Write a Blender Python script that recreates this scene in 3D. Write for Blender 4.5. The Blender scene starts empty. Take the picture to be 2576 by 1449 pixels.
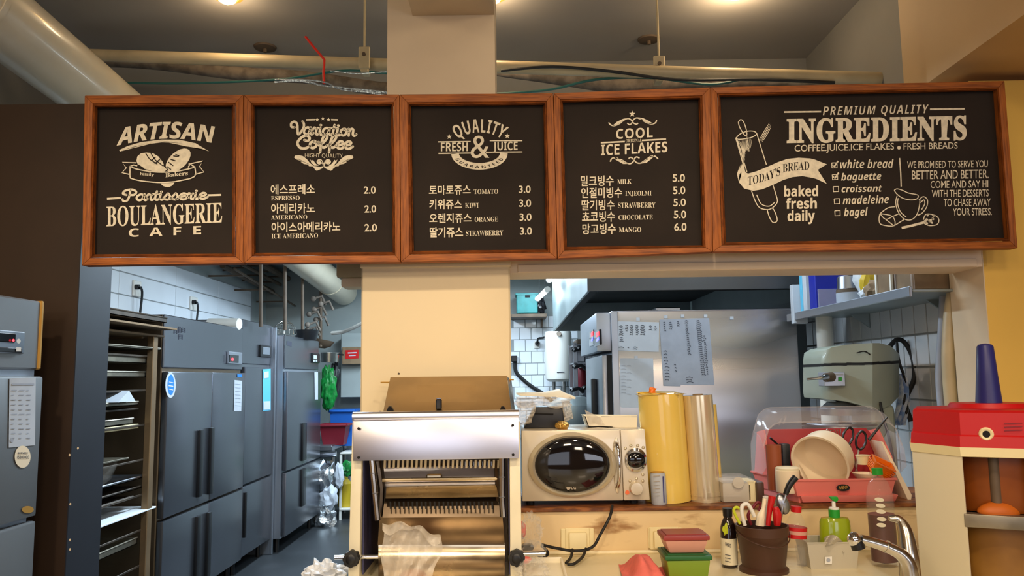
import bpy, bmesh, math, random
from mathutils import Vector, Matrix, noise
random.seed(7)
COL = bpy.context.scene.collection
PI = math.pi

# ---------------------------------------------------------------- camera
F = 2000.0
PITCH = math.radians(6.45)
ROLL = -0.0135
EYE = Vector((0.0, 0.0, 1.5))
RM = Matrix.Rotation(PI / 2 + PITCH, 4, 'X') @ Matrix.Rotation(ROLL, 4, 'Z')
cam = bpy.data.cameras.new('camera')
cam.sensor_width = 36.0
cam.lens = 36.0 * F / 2576.0
cam.clip_start = 0.05
cam_ob = bpy.data.objects.new('camera', cam)
cam_ob.matrix_world = Matrix.Translation(EYE) @ RM
COL.objects.link(cam_ob)
bpy.context.scene.camera = cam_ob
R3 = RM.to_3x3()

# ---------------------------------------------------------------- view, world, lights
sc = bpy.context.scene
sc.view_settings.view_transform = 'Standard'
sc.view_settings.look = 'None'
sc.view_settings.gamma = 1.0
sc.view_settings.use_curve_mapping = False
sc.view_settings.exposure = 0.0
world = bpy.data.worlds.new('world')
sc.world = world
world.use_nodes = True
bg = world.node_tree.nodes['Background']
bg.inputs[0].default_value = (0.55, 0.6, 0.7, 1)
bg.inputs[1].default_value = 0.05


def area(name, loc, rot, size, power, color, sy=None):
    l = bpy.data.lights.new(name, 'AREA')
    l.energy = power
    l.color = color
    l.size = size
    if sy:
        l.shape = 'RECTANGLE'
        l.size_y = sy
    o = bpy.data.objects.new(name, l)
    o.location = loc
    o.rotation_euler = rot
    COL.objects.link(o)
    return o


WARM = (1.0, 0.79, 0.55)
COOL = (0.68, 0.85, 1.0)
D = math.radians


def spot(loc, target, power, color, size, blend=0.7, r=0.06):
    l = bpy.data.lights.new('ceiling_spotlight', 'SPOT')
    l.energy = power
    l.color = color
    l.spot_size = math.radians(size)
    l.spot_blend = blend
    l.shadow_soft_size = r
    o = bpy.data.objects.new('ceiling_spotlight', l)
    o.location = loc
    o.rotation_euler = (Vector(target) - Vector(loc)).to_track_quat('-Z', 'Y').to_euler()
    COL.objects.link(o)


# customer side: ceiling spotlights aimed at the counter, rows of warm lamps towards the shop front
for x in (-1.5, -0.5, 0.6, 1.7):
    spot((x, 0.9, 3.3), (x, 2.8, 0.95), 92, WARM, 66, 0.9)
for x in (-1.6, 0.2, 2.0):
    area('warm_ceiling_lamp', (x, -1.4, 3.3), (D(32), 0, 0), 0.5, 30, WARM)
for x in (-2.2, 1.2):
    area('warm_ceiling_lamp', (x, -3.4, 3.0), (D(55), 0, 0), 0.6, 34, WARM)
# shop front daylight behind the camera
area('shop_window_daylight', (-0.9, -3.9, 1.5), (D(90), 0, 0), 2.7, 28, (0.80, 0.86, 1.0), 1.8)
area('shop_window_daylight', (3.3, -3.9, 1.68), (D(90), 0, 0), 3.2, 42, (0.84, 0.88, 1.0), 0.95)
# kitchen fluorescent battens
area('kitchen_batten', (-0.9, 4.4, 2.72), (0, 0, 0), 0.3, 100, COOL, 1.6)
area('kitchen_batten', (-1.0, 7.4, 2.72), (0, 0, 0), 0.3, 120, COOL, 1.8)
area('kitchen_batten', (0.25, 8.3, 2.6), (0, 0, 0), 0.3, 30, COOL, 1.2)
area('kitchen_batten', (1.2, 4.0, 2.7), (0, 0, 0), 0.3, 16, COOL, 0.9)


def point(loc, power, color, r=0.04):
    l = bpy.data.lights.new('bulb_light', 'POINT')
    l.energy = power
    l.color = color
    l.shadow_soft_size = r
    o = bpy.data.objects.new('bulb_light', l)
    o.location = loc
    COL.objects.link(o)


# ---------------------------------------------------------------- pixel helpers
def ray(x, y):
    return R3 @ Vector(((x - 1288.0) / F, -(y - 724.5) / F, -1.0))


def W(x, y, Y):
    d = ray(x, y)
    return EYE + d * (Y / d.y)


def WX(x, y, X):
    d = ray(x, y)
    return EYE + d * (X / d.x)


def WZ(x, y, z):
    d = ray(x, y)
    return EYE + d * ((z - 1.5) / d.z)


# ---------------------------------------------------------------- materials
def lin(c):
    c = c / 255.0
    return c / 12.92 if c <= 0.04045 else ((c + 0.055) / 1.055) ** 2.4


def rgb(c):
    return (lin(c[0]), lin(c[1]), lin(c[2]), 1.0)


def mat(name, col, rough=0.5, metal=0.0, var=0.0, vscale=8.0, stretch=(1, 1, 1), bump=0.0, col2=None, alpha=1.0,
        trans=0.0, ior=1.45, emit=0.0, coat=0.0, lo=0.4, hi=0.6, rvar=0.0, detail=4.0):
    m = bpy.data.materials.new(name)
    m.use_nodes = True
    nt = m.node_tree
    p = nt.nodes['Principled BSDF']
    p.inputs['Base Color'].default_value = rgb(col)
    p.inputs['Roughness'].default_value = rough
    p.inputs['Metallic'].default_value = metal
    p.inputs['Alpha'].default_value = alpha
    p.inputs['Transmission Weight'].default_value = trans
    p.inputs['IOR'].default_value = ior
    p.inputs['Coat Weight'].default_value = coat
    if emit:
        p.inputs['Emission Color'].default_value = rgb(col)
        p.inputs['Emission Strength'].default_value = emit
    if var or bump or col2 or rvar:
        tc = nt.nodes.new('ShaderNodeTexCoord')
        mp = nt.nodes.new('ShaderNodeMapping')
        mp.inputs['Scale'].default_value = stretch
        nt.links.new(tc.outputs['Object'], mp.inputs[0])
        n = nt.nodes.new('ShaderNodeTexNoise')
        n.inputs['Scale'].default_value = vscale
        n.inputs['Detail'].default_value = detail
        nt.links.new(mp.outputs[0], n.inputs['Vector'])
        if var or col2:
            r = nt.nodes.new('ShaderNodeValToRGB')
            a = rgb(col)
            b = rgb(col2) if col2 else tuple(min(1, v * (1 + var)) for v in a[:3]) + (1,)
            if not col2:
                a = tuple(v * (1 - var) for v in a[:3]) + (1,)
            r.color_ramp.elements[0].position = lo
            r.color_ramp.elements[1].position = hi
            r.color_ramp.elements[0].color = a
            r.color_ramp.elements[1].color = b
            nt.links.new(n.outputs['Fac'], r.inputs[0])
            nt.links.new(r.outputs[0], p.inputs['Base Color'])
        if rvar:
            mr = nt.nodes.new('ShaderNodeMapRange')
            mr.inputs['From Min'].default_value = 0.35
            mr.inputs['From Max'].default_value = 0.65
            mr.inputs['To Min'].default_value = max(0.02, rough - rvar)
            mr.inputs['To Max'].default_value = rough + rvar
            nt.links.new(n.outputs['Fac'], mr.inputs['Value'])
            nt.links.new(mr.outputs[0], p.inputs['Roughness'])
        if bump:
            b = nt.nodes.new('ShaderNodeBump')
            b.inputs['Strength'].default_value = bump
            b.inputs['Distance'].default_value = 0.01
            nt.links.new(n.outputs['Fac'], b.inputs['Height'])
            nt.links.new(b.outputs[0], p.inputs['Normal'])
    return m


MT = {}
def mk(k, *a, **kw):
    MT[k] = mat(k, *a, **kw)


mk('wood_h', (172, 96, 32), 0.6, col2=(118, 60, 18), vscale=9, stretch=(1.2, 6, 14), bump=0.15, lo=0.35, hi=0.7)
mk('wood_v', (174, 98, 34), 0.6, col2=(120, 62, 18), vscale=9, stretch=(14, 6, 1.2), bump=0.15, lo=0.35, hi=0.7)
mk('wood_molding', (140, 74, 24), 0.5, col2=(104, 52, 16), vscale=9, stretch=(2, 4, 3))
mk('chalkboard', (36, 27, 20), 0.85, var=0.12, vscale=5)
mk('chalk', (232, 222, 196), 0.9, var=0.08, vscale=60)
mk('chalk_grey', (168, 156, 138), 0.9, var=0.12, vscale=60)
mk('cream_paint', (232, 214, 176), 0.55, var=0.02, vscale=2, bump=0.02)
mk('beige_paint', (222, 202, 170), 0.6, var=0.03, vscale=3)
mk('yellow_paint', (240, 196, 92), 0.55, var=0.02, vscale=3)
mk('lintel_paint', (240, 220, 190), 0.6, var=0.03, vscale=4)
mk('dark_wall', (48, 33, 20), 0.5, var=0.08, vscale=4)
mk('dark_wall_bluelit', (30, 33, 42), 0.5, var=0.05, vscale=6)  # end of the dark wall, blue of the kitchen light put into its colour
mk('ceiling_paint', (162, 156, 148), 0.5, var=0.03, vscale=2)
mk('void_wall', (126, 124, 120), 0.7, var=0.05, vscale=2)
mk('kitchen_ceiling', (120, 128, 128), 0.7, var=0.04, vscale=3)
mk('kitchen_wall', (150, 158, 156), 0.6, var=0.06, vscale=2)
mk('shop_wall', (176, 142, 100), 0.8)
mk('floor_tile', (52, 55, 58), 0.4, var=0.12, vscale=3)
mk('grout', (150, 154, 154), 0.8)
mk('tile_white', (230, 236, 242), 0.18, var=0.03, vscale=1.5, coat=0.3)
mk('tile_grey', (196, 200, 204), 0.22, var=0.06, vscale=2)
mk('steel', (160, 162, 168), 0.32, 1.0, var=0.05, vscale=2, stretch=(1, 1, 3), rvar=0.04, detail=1)
mk('steel_warm', (134, 136, 138), 0.45, 0.7, var=0.04, vscale=1.5, detail=1)
mk('steel_fridge', (128, 131, 139), 0.27, 0.9, var=0.04, vscale=1.2, stretch=(1, 1, 2), detail=1)
mk('steel_light', (176, 182, 192), 0.38, 0.9, var=0.04, vscale=1.5, detail=1)
mk('steel_brown_reflect', (120, 100, 78), 0.35, 0.9, var=0.1, vscale=3)  # fridge side with its brown reflection put into the steel colour
mk('chute_steel', (168, 142, 102), 0.34, 0.9, var=0.12, vscale=4)
mk('steel_side', (196, 196, 202), 0.3, 1.0, var=0.08, vscale=1.2, stretch=(0.4, 1, 4), rvar=0.04, detail=1)
mk('galvanised_shaded', (92, 94, 97), 0.4, 0.85, var=0.05, vscale=2)  # same hood metal, shade of the front put into the colour
mk('tan_paint', (206, 170, 118), 0.6, var=0.03, vscale=3)
mk('galvanised', (164, 176, 178), 0.42, 0.75, var=0.06, vscale=3)
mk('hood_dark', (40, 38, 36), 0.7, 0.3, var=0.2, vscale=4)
mk('chrome', (222, 224, 228), 0.08, 1.0)
mk('chrome_worn', (200, 196, 188), 0.2, 1.0, var=0.1, vscale=20)
mk('mirror_steel', (226, 226, 236), 0.3, 1.0, var=0.02, vscale=6)
mk('slicer_steel', (206, 190, 160), 0.22, 1.0, var=0.12, vscale=5, rvar=0.08)
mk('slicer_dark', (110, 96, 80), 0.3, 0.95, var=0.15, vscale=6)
mk('slicer_paint', (232, 224, 196), 0.35, var=0.03, vscale=10, coat=0.3)
mk('slicer_inner', (58, 58, 92), 0.4, 0.2)
mk('black_plastic', (22, 22, 24), 0.35)
mk('black_rubber', (26, 25, 25), 0.6)
mk('black_gap', (14, 13, 13), 0.8)
mk('white_plastic', (232, 230, 222), 0.35)
mk('cream_plastic', (238, 224, 176), 0.4)
mk('paper', (186, 192, 200), 0.8, var=0.03, vscale=12)
mk('paper_grey', (160, 166, 178), 0.6, var=0.06, vscale=9, bump=0.2)
mk('ink', (52, 54, 66), 0.8)
mk('blue_ink', (34, 122, 196), 0.5)
mk('screen', (20, 22, 28), 0.12, coat=0.5)
mk('led_red', (255, 50, 60), 0.4, emit=4.0)
mk('led_blue', (120, 120, 255), 0.4, emit=1.5)
mk('duct_white', (218, 206, 180), 0.3, var=0.03, vscale=4, coat=0.3)
mk('pipe_beige', (186, 170, 136), 0.45, var=0.08, vscale=6)
mk('pipe_brown', (92, 76, 60), 0.6, var=0.2, vscale=8)
mk('insulation', (108, 98, 88), 0.8, var=0.3, vscale=14, bump=0.4)
mk('wire_teal', (34, 96, 92), 0.5)
mk('wire_red', (214, 40, 26), 0.5)
mk('foil', (210, 216, 220), 0.25, 0.9, bump=0.6, vscale=50)
mk('gold_trim', (196, 150, 72), 0.4, 0.3)
mk('tray_metal', (136, 128, 112), 0.4, 0.8, var=0.2, vscale=10)
mk('tray_dark', (72, 62, 52), 0.5, 0.5, var=0.3, vscale=10)
mk('rack_post', (136, 110, 80), 0.4, 0.6, var=0.1, vscale=6)
mk('board_white', (226, 232, 236), 0.5)
mk('carton', (126, 104, 78), 0.8, var=0.15, vscale=9)
mk('teal_plastic', (44, 118, 116), 0.45, var=0.1, vscale=12)
mk('red_plastic', (190, 14, 18), 0.42)
mk('dull_orange', (190, 96, 22), 0.5)
mk('maroon_plastic', (120, 24, 38), 0.45)
mk('blue_bin', (30, 92, 176), 0.4)
mk('navy_plastic', (40, 42, 110), 0.4)
mk('green_bag', (20, 120, 50), 0.35, var=0.3, vscale=20, bump=0.5)
mk('white_bag', (206, 212, 220), 0.35, var=0.1, vscale=20, bump=0.4)
mk('yellow_plastic', (200, 170, 40), 0.4)
mk('silver_plastic', (218, 206, 182), 0.32, 0.35, coat=0.4)
mk('silver_ring', (216, 204, 176), 0.25, 0.55, coat=0.4)
mk('dark_glass', (16, 15, 18), 0.06, coat=0.6)
mk('orange_button', (232, 104, 40), 0.4)
mk('ledge_wood', (150, 92, 46), 0.45, col2=(96, 52, 24), vscale=8, stretch=(2, 6, 6))
mk('plaster', (232, 206, 158), 0.6, col2=(166, 126, 82), vscale=3.2, stretch=(1, 1, 3.0), lo=0.56, hi=0.63, detail=11)
mk('counter', (246, 234, 198), 0.32, var=0.03, vscale=6, coat=0.2)
mk('film_yellow', (240, 206, 100), 0.24, var=0.05, vscale=4, coat=0.7)
mk('film_clear', (226, 210, 176), 0.2, 0.5, var=0.08, vscale=5, stretch=(8, 8, 0.5), coat=0.8)
mk('clear_bag', (226, 222, 212), 0.15, alpha=0.16, coat=0.5, bump=0.5, vscale=26)
mk('cling_bag', (226, 218, 204), 0.22, alpha=0.55, bump=0.7, vscale=24)
mk('clear_plastic', (220, 214, 216), 0.12, alpha=0.2, coat=0.5)
mk('frost_plastic', (222, 214, 198), 0.35, alpha=0.7)
mk('pink_shaded', (176, 54, 60), 0.4)  # rack's pink plastic with the shade behind the cover put into its colour
mk('pink_plastic', (232, 128, 120), 0.38, coat=0.1)
mk('bottle_clear', (205, 200, 190), 0.06, alpha=0.12, coat=0.8)
mk('brown_plastic', (74, 46, 32), 0.45)
mk('terracotta', (150, 78, 46), 0.5)
mk('cream_ware', (242, 226, 196), 0.4)
mk('orange_plastic', (240, 120, 16), 0.3, coat=0.2)
mk('green_plastic', (34, 150, 44), 0.4)
mk('green_lid', (34, 96, 44), 0.4)
mk('green_box', (122, 150, 40), 0.35)
mk('soap', (150, 168, 20), 0.18, alpha=0.92, coat=0.6)
mk('cola', (84, 24, 14), 0.3)
mk('dark_glass_bottle', (30, 18, 16), 0.12, coat=0.6)
mk('label_cream', (232, 222, 190), 0.6)
mk('lime', (196, 206, 40), 0.5)
mk('pink_cloth', (238, 120, 108), 0.9, var=0.06, vscale=30, bump=0.3)
mk('red_lid', (150, 56, 52), 0.4)
mk('pink_box', (220, 160, 140), 0.4, alpha=0.85)
mk('basket_grey', (188, 180, 160), 0.5)
mk('foam', (240, 232, 208), 0.6)
mk('gold_foil', (210, 170, 90), 0.3, 0.9, bump=0.8, vscale=70)
mk('mixer_grey', (142, 148, 134), 0.42, var=0.03, vscale=5, coat=0.15)
mk('blue_file', (24, 36, 150), 0.4)
mk('cyan_file', (90, 180, 214), 0.5)
mk('slush_orange', (132, 66, 14), 0.35, col2=(104, 48, 10), vscale=5)
mk('slush_amber', (118, 78, 24), 0.4, col2=(150, 106, 40), vscale=4)
mk('rust_white', (222, 210, 178), 0.4, col2=(196, 160, 110), vscale=3.2, lo=0.6, hi=0.75)
mk('lamp_glow', (255, 214, 140), 0.5, emit=14.0)
mk('tube_glow', (225, 245, 255), 0.5, emit=22.0)
mk('bread', (214, 130, 50), 0.7, var=0.1, vscale=20)
mk('blue_cloth', (120, 150, 200), 0.9, col2=(214, 220, 230), vscale=26)


# brushed oven side: the grain smears reflections sideways
_nt = MT['steel_side'].node_tree
_p = _nt.nodes['Principled BSDF']
_p.inputs['Anisotropic'].default_value = 0.92
_tg = _nt.nodes.new('ShaderNodeTangent')
_tg.direction_type = 'RADIAL'
_tg.axis = 'Z'
_nt.links.new(_tg.outputs[0], _p.inputs['Tangent'])


# ---------------------------------------------------------------- mesh builder
class MB:
    def __init__(s):
        s.bm = bmesh.new()

    def box(s, a, b, bev=0.0, seg=1):
        t = bmesh.new()
        bmesh.ops.create_cube(t, size=1.0)
        a = Vector(a); b = Vector(b)
        c = (a + b) / 2; d = b - a
        for v in t.verts:
            v.co = Vector((v.co.x * abs(d.x), v.co.y * abs(d.y), v.co.z * abs(d.z))) + c
        if bev:
            bmesh.ops.bevel(t, geom=t.edges[:], offset=min(bev, 0.45 * min(abs(d.x), abs(d.y), abs(d.z))), segments=seg, affect='EDGES', profile=0.6)
        s._merge(t)
        return s

    def _merge(s, t, M=None):
        me = bpy.data.meshes.new('tmp')
        if M is not None:
            t.transform(M)
        t.to_mesh(me); t.free()
        s.bm.from_mesh(me)
        bpy.data.meshes.remove(me)

    def hexa(s, p, bev=0.0):
        """p: 4 front corners (tl tr br bl) then 4 back corners."""
        t = bmesh.new()
        v = [t.verts.new(q) for q in p]
        for f in ((0, 1, 2, 3), (7, 6, 5, 4), (0, 4, 5, 1), (1, 5, 6, 2), (2, 6, 7, 3), (3, 7, 4, 0)):
            t.faces.new([v[i] for i in f])
        bmesh.ops.recalc_face_normals(t, faces=t.faces[:])
        if bev:
            bmesh.ops.bevel(t, geom=t.edges[:], offset=bev, segments=2, affect='EDGES', profile=0.6)
        s._merge(t)
        return s

    def prism(s, pts, off, bev=0.0):
        t = bmesh.new()
        off = Vector(off)
        a = [t.verts.new(Vector(p)) for p in pts]
        b = [t.verts.new(Vector(p) + off) for p in pts]
        n = len(a)
        t.faces.new(a); t.faces.new(b[::-1])
        for i in range(n):
            t.faces.new((a[i], b[i], b[(i + 1) % n], a[(i + 1) % n]))
        bmesh.ops.recalc_face_normals(t, faces=t.faces[:])
        if bev:
            bmesh.ops.bevel(t, geom=t.edges[:], offset=bev, segments=2, affect='EDGES', profile=0.6)
        s._merge(t)
        return s

    def tube(s, pts, r, seg=8, smooth=0, caps=True):
        pts = [Vector(p) for p in pts]
        rs = r if isinstance(r, (list, tuple)) else [r] * len(pts)
        if smooth and len(pts) > 2:
            q = []; qr = []
            for i in range(len(pts) - 1):
                p0 = pts[max(i - 1, 0)]; p1 = pts[i]; p2 = pts[i + 1]; p3 = pts[min(i + 2, len(pts) - 1)]
                for k in range(smooth):
                    u = k / smooth
                    q.append(0.5 * ((2 * p1) + (-p0 + p2) * u + (2 * p0 - 5 * p1 + 4 * p2 - p3) * u * u + (-p0 + 3 * p1 - 3 * p2 + p3) * u ** 3))
                    qr.append(rs[i] * (1 - u) + rs[i + 1] * u)
            q.append(pts[-1]); qr.append(rs[-1])
            pts, rs = q, qr
        bm = s.bm
        rings = []
        up = None
        for i, p in enumerate(pts):
            d = (pts[min(i + 1, len(pts) - 1)] - pts[max(i - 1, 0)]).normalized()
            if up is None:
                up = Vector((0, 0, 1)) if abs(d.z) < 0.9 else Vector((1, 0, 0))
            x = d.cross(up)
            if x.length < 1e-5:
                x = d.cross(Vector((0, 1, 0)))
            x.normalize()
            up = x.cross(d).normalized()
            rings.append([bm.verts.new(p + (x * math.cos(2 * PI * k / seg) + up * math.sin(2 * PI * k / seg)) * rs[i]) for k in range(seg)])
        for a, b in zip(rings, rings[1:]):
            for k in range(seg):
                bm.faces.new((a[k], a[(k + 1) % seg], b[(k + 1) % seg], b[k]))
        if caps:
            bm.faces.new(rings[0][::-1]); bm.faces.new(rings[-1])
        return s

    def cyl(s, a, b, r, r2=None, seg=20):
        return s.tube([a, b], [r, r if r2 is None else r2], seg)

    def lathe(s, prof, c, seg=28, sx=1.0, sy=1.0, M=None, rot=0.0):
        t = bmesh.new()
        rings = []
        for r, z in prof:
            if r < 1e-6:
                rings.append([t.verts.new((0, 0, z))])
            else:
                rings.append([t.verts.new((r * sx * math.cos(rot + 2 * PI * k / seg), r * sy * math.sin(rot + 2 * PI * k / seg), z)) for k in range(seg)])
        for a, b in zip(rings, rings[1:]):
            for k in range(seg):
                k2 = (k + 1) % seg
                if len(a) == 1 and len(b) > 1:
                    t.faces.new((a[0], b[k], b[k2]))
                elif len(b) == 1 and len(a) > 1:
                    t.faces.new((a[k], b[0], a[k2]))
                elif len(a) > 1:
                    t.faces.new((a[k], a[k2], b[k2], b[k]))
        bmesh.ops.recalc_face_normals(t, faces=t.faces[:])
        T = Matrix.Translation(Vector(c))
        s._merge(t, T @ M if M is not None else T)
        return s

    def blob(s, c, r, amp=0.0, freq=8.0, sub=3, M=None, flat=None):
        t = bmesh.new()
        bmesh.ops.create_icosphere(t, subdivisions=sub, radius=1.0)
        off = Vector(c) * 3.1
        for v in t.verts:
            d = v.co.copy()
            k = 1 + amp * (noise.noise(d * freq * 0.3 + off) * 1.4 + 0.5 * noise.noise(d * freq + off))
            v.co = Vector((d.x * r[0] * k, d.y * r[1] * k, d.z * r[2] * k))
            if flat is not None and v.co.z < flat:
                v.co.z = flat
        T = Matrix.Translation(Vector(c))
        s._merge(t, T @ M if M is not None else T)
        return s

    def grid(s, fn, nu, nv):
        bm = s.bm
        g = [[bm.verts.new(fn(i / nu, j / nv)) for j in range(nv + 1)] for i in range(nu + 1)]
        for i in range(nu):
            for j in range(nv):
                bm.faces.new((g[i][j], g[i + 1][j], g[i + 1][j + 1], g[i][j + 1]))
        return s

    def face(s, pts):
        s.bm.faces.new([s.bm.verts.new(Vector(p)) for p in pts])
        return s


def origin(o):
    v = Vector((0, 0, 0))
    while o is not None:
        v += o.location
        o = o.parent
    return v


def part(name, mb, m, parent=None, angle=35, local=False):
    bm = mb.bm
    if parent is None and not local:
        xs = [v.co for v in bm.verts]
        lo = Vector((min(v.x for v in xs), min(v.y for v in xs), min(v.z for v in xs)))
        hi = Vector((max(v.x for v in xs), max(v.y for v in xs), max(v.z for v in xs)))
        og = Vector(((lo.x + hi.x) / 2, (lo.y + hi.y) / 2, lo.z))
        shift = og
    else:
        og = Vector((0, 0, 0))
        shift = Vector((0, 0, 0)) if local else origin(parent)
    if shift.length:
        bmesh.ops.translate(bm, verts=bm.verts[:], vec=-shift)
    me = bpy.data.meshes.new(name)
    bm.to_mesh(me)
    bm.free()
    me.materials.append(MT[m] if isinstance(m, str) else m)
    me.polygons.foreach_set('use_smooth', [True] * len(me.polygons))
    me.set_sharp_from_angle(angle=math.radians(angle))
    o = bpy.data.objects.new(name, me)
    COL.objects.link(o)
    if parent is not None:
        o.parent = parent
    else:
        o.location = og
    return o


def thing(name, label, cat, loc, group=None, rz=0.0):
    o = bpy.data.objects.new(name, None)
    o.empty_display_size = 0.05
    COL.objects.link(o)
    o.location = Vector(loc)
    o.rotation_euler = (0, 0, rz)
    o['label'] = label
    o['category'] = cat
    if group:
        o['group'] = group
    return o


def tag(o, label, cat, group=None):
    o['label'] = label
    o['category'] = cat
    if group:
        o['group'] = group
    return o


def struct(name, mb, m):
    o = part(name, mb, m)
    o['kind'] = 'structure'
    return o


# ---------------------------------------------------------------- lettering
STYLE = {'b': (0x1D5D4, 0x1D5EE), 'i': (0x1D63C, 0x1D656), 's': (0x1D400, 0x1D41A)}


def styled(st, text):
    """bold, bold slanted and serif letters of the built-in font"""
    if st not in STYLE:
        return text
    up, lw = STYLE[st]
    out = ''
    for c in text:
        if 'A' <= c <= 'Z':
            c = chr(up + ord(c) - 65)
        elif 'a' <= c <= 'z':
            c = chr(lw + ord(c) - 97)
        out += c
    return out


def em_mesh(st, text, off=0.0, track=0.0):
    cu = bpy.data.curves.new('text', 'FONT')
    cu.fill_mode = 'BOTH'
    cu.resolution_u = 4
    cu.offset = off
    cu.space_character = 1.0 + track * 1.6
    cu.body = styled(st, text)
    ob = bpy.data.objects.new('text', cu)
    me = ob.to_mesh()
    vs = [v.co.copy() for v in me.vertices]
    fs = [list(p.vertices) for p in me.polygons]
    ob.to_mesh_clear()
    bpy.data.objects.remove(ob)
    bpy.data.curves.remove(cu)
    return vs, fs


class Print:
    """flat print gathered in photo-plane coordinates and laid on the plane pl(x, y)."""
    def __init__(s, pl):
        s.pl = pl
        s.mb = MB()

    def _add(s, vs, fs):
        bm = s.mb.bm
        w = [bm.verts.new(s.pl(*v)) for v in vs]
        for f in fs:
            try:
                bm.faces.new([w[i] for i in f])
            except ValueError:
                pass

    def text(s, st, t, x0, x1, y0, y1, h, off=0.0, track=0.0, skew=0.0, curve=None):
        vs, fs = em_mesh(st, t, off, track)
        a = min(v.x for v in vs); b = max(v.x for v in vs); top = max(v.y for v in vs)
        out = []
        for v in vs:
            u = (v.x - a) / (b - a)
            yy = y0 + (y1 - y0) * u + (curve(u) if curve else 0)
            out.append((x0 + u * (x1 - x0) + skew * v.y / top * h, yy - v.y / top * h))
        s._add(out, fs)

    def arc(s, st, t, cx, cy, R, a0, a1, h, off=0.0, track=0.0, ry=None, below=False):
        vs, fs = em_mesh(st, t, off, track)
        a = min(v.x for v in vs); b = max(v.x for v in vs); top = max(v.y for v in vs)
        out = []
        for v in vs:
            u = (v.x - a) / (b - a)
            an = math.radians(a0 + (a1 - a0) * u)
            if below:
                k = 1 - v.y / top * h / R
                out.append((cx + R * k * math.sin(an), cy + (ry or R) * k * math.cos(an)))
            else:
                r = R + v.y / top * h
                out.append((cx + r * math.sin(an), cy - r * math.cos(an)))
        s._add(out, fs)

    def stroke(s, pts, w, sm=5, taper=False):
        P = [Vector(p) for p in pts]
        if sm and len(P) > 2:
            q = []
            for i in range(len(P) - 1):
                p0 = P[max(i - 1, 0)]; p1 = P[i]; p2 = P[i + 1]; p3 = P[min(i + 2, len(P) - 1)]
                for k in range(sm):
                    u = k / sm
                    q.append(0.5 * ((2 * p1) + (-p0 + p2) * u + (2 * p0 - 5 * p1 + 4 * p2 - p3) * u * u + (-p0 + 3 * p1 - 3 * p2 + p3) * u ** 3))
            q.append(P[-1])
            P = q
        vs = []; n = len(P)
        for i, p in enumerate(P):
            d = (P[min(i + 1, n - 1)] - P[max(i - 1, 0)])
            if d.length < 1e-6:
                d = Vector((1, 0))
            d.normalize()
            ww = w * (0.25 + 0.75 * math.sin(PI * i / (n - 1))) if taper else w
            nn = Vector((-d.y, d.x)) * ww / 2
            vs += [tuple(p + nn), tuple(p - nn)]
        s._add(vs, [[2 * i, 2 * i + 1, 2 * i + 3, 2 * i + 2] for i in range(n - 1)])

    def poly(s, pts):
        s._add([tuple(p) for p in pts], [list(range(len(pts)))])

    def fan(s, c, pts):
        n = len(pts)
        s._add([tuple(c)] + [tuple(p) for p in pts], [[0, i + 1, (i + 1) % n + 1] for i in range(n)])

    def ellipse(s, cx, cy, rx, ry, ang=0.0, n=20):
        a = math.radians(ang)
        pts = []
        for k in range(n):
            u = 2 * PI * k / n
            x = rx * math.cos(u); y = ry * math.sin(u)
            pts.append((cx + x * math.cos(a) - y * math.sin(a), cy + x * math.sin(a) + y * math.cos(a)))
        s.poly(pts)

    def star(s, cx, cy, r):
        pts = []
        for k in range(10):
            rr = r if k % 2 == 0 else r * 0.42
            a = -PI / 2 + PI * k / 5
            pts.append((cx + rr * math.cos(a), cy + rr * math.sin(a)))
        s.fan((cx, cy), pts)

    def done(s, name, m, parent):
        bm = s.mb.bm
        o = part(name, s.mb, m, parent)
        o['kind'] = 'stuff'
        return o

# ================================================================= SETTING
YO, YI = 2.95, 3.15           # front and back of the wall with the openings
XL, XR = -2.95, 1.95          # kitchen side walls
ZC = 3.55
s = struct('floor', MB().box((-3.6, -4.0, -0.1), (5.6, 9.6, 0)), 'floor_tile')
s = struct('ceiling', MB().box((-3.6, -4.0, ZC), (5.6, 5.2, ZC + 0.1)), 'ceiling_paint')
struct('ceiling_kitchen', MB().box((XL - .1, 5.0, 2.8), (XR + .1, 9.6, 2.9)), 'kitchen_ceiling')
struct('wall_bulkhead', MB().box((XL, 5.0, 2.9), (XR, 5.1, ZC)), 'void_wall')
struct('wall_back', MB().box((-3.6, -4.1, 0), (5.6, -4.0, ZC)), 'shop_wall')
struct('wall_shop_left', MB().box((-3.7, -4.0, 0), (-3.6, 2.9, ZC)), 'shop_wall')
struct('wall_shop_right', MB().box((5.6, -4.0, 0), (5.7, 2.95, ZC)), 'shop_wall')
# far kitchen wall and its tiles
wf = struct('wall_far', MB().box((XL, 9.5, 0), (XR, 9.6, 2.8)), 'kitchen_wall')


def tiles(parent, name, m, place, w, h, t, axis, gap=0.004):
    """place: list of lower corners; one shared mesh per wall"""
    mb = MB()
    if axis == 'y':   # wall facing -Y
        mb.box((gap, -t, gap), (w - gap, 0, h - gap), 0.002)
    elif axis == '+x':
        mb.box((0, gap, gap), (t, w - gap, h - gap), 0.002)
    else:
        mb.box((-t, gap, gap), (0, w - gap, h - gap), 0.002)
    first = part(name, mb, m, parent, local=True)
    og = origin(parent)
    for i, p in enumerate(place):
        o = first if i == 0 else first.copy()
        if i:
            COL.objects.link(o)
            o.parent = parent
        o.location = Vector(p) - og
        o.rotation_euler = (random.uniform(-1, 1) * .002, random.uniform(-1, 1) * .002, 0)


mb = MB().box((-0.1, 9.485, 0.8), (XR, 9.5, 2.235))
gf = part('grout', mb, 'grout', wf)
tiles(wf, 'tile', 'tile_white', [(-0.06 + i * .14 + (0.07 if j % 2 else 0), 9.486, 0.83 + j * .14) for i in range(6) for j in range(10)], .14, .14, .008, 'y')

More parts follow.
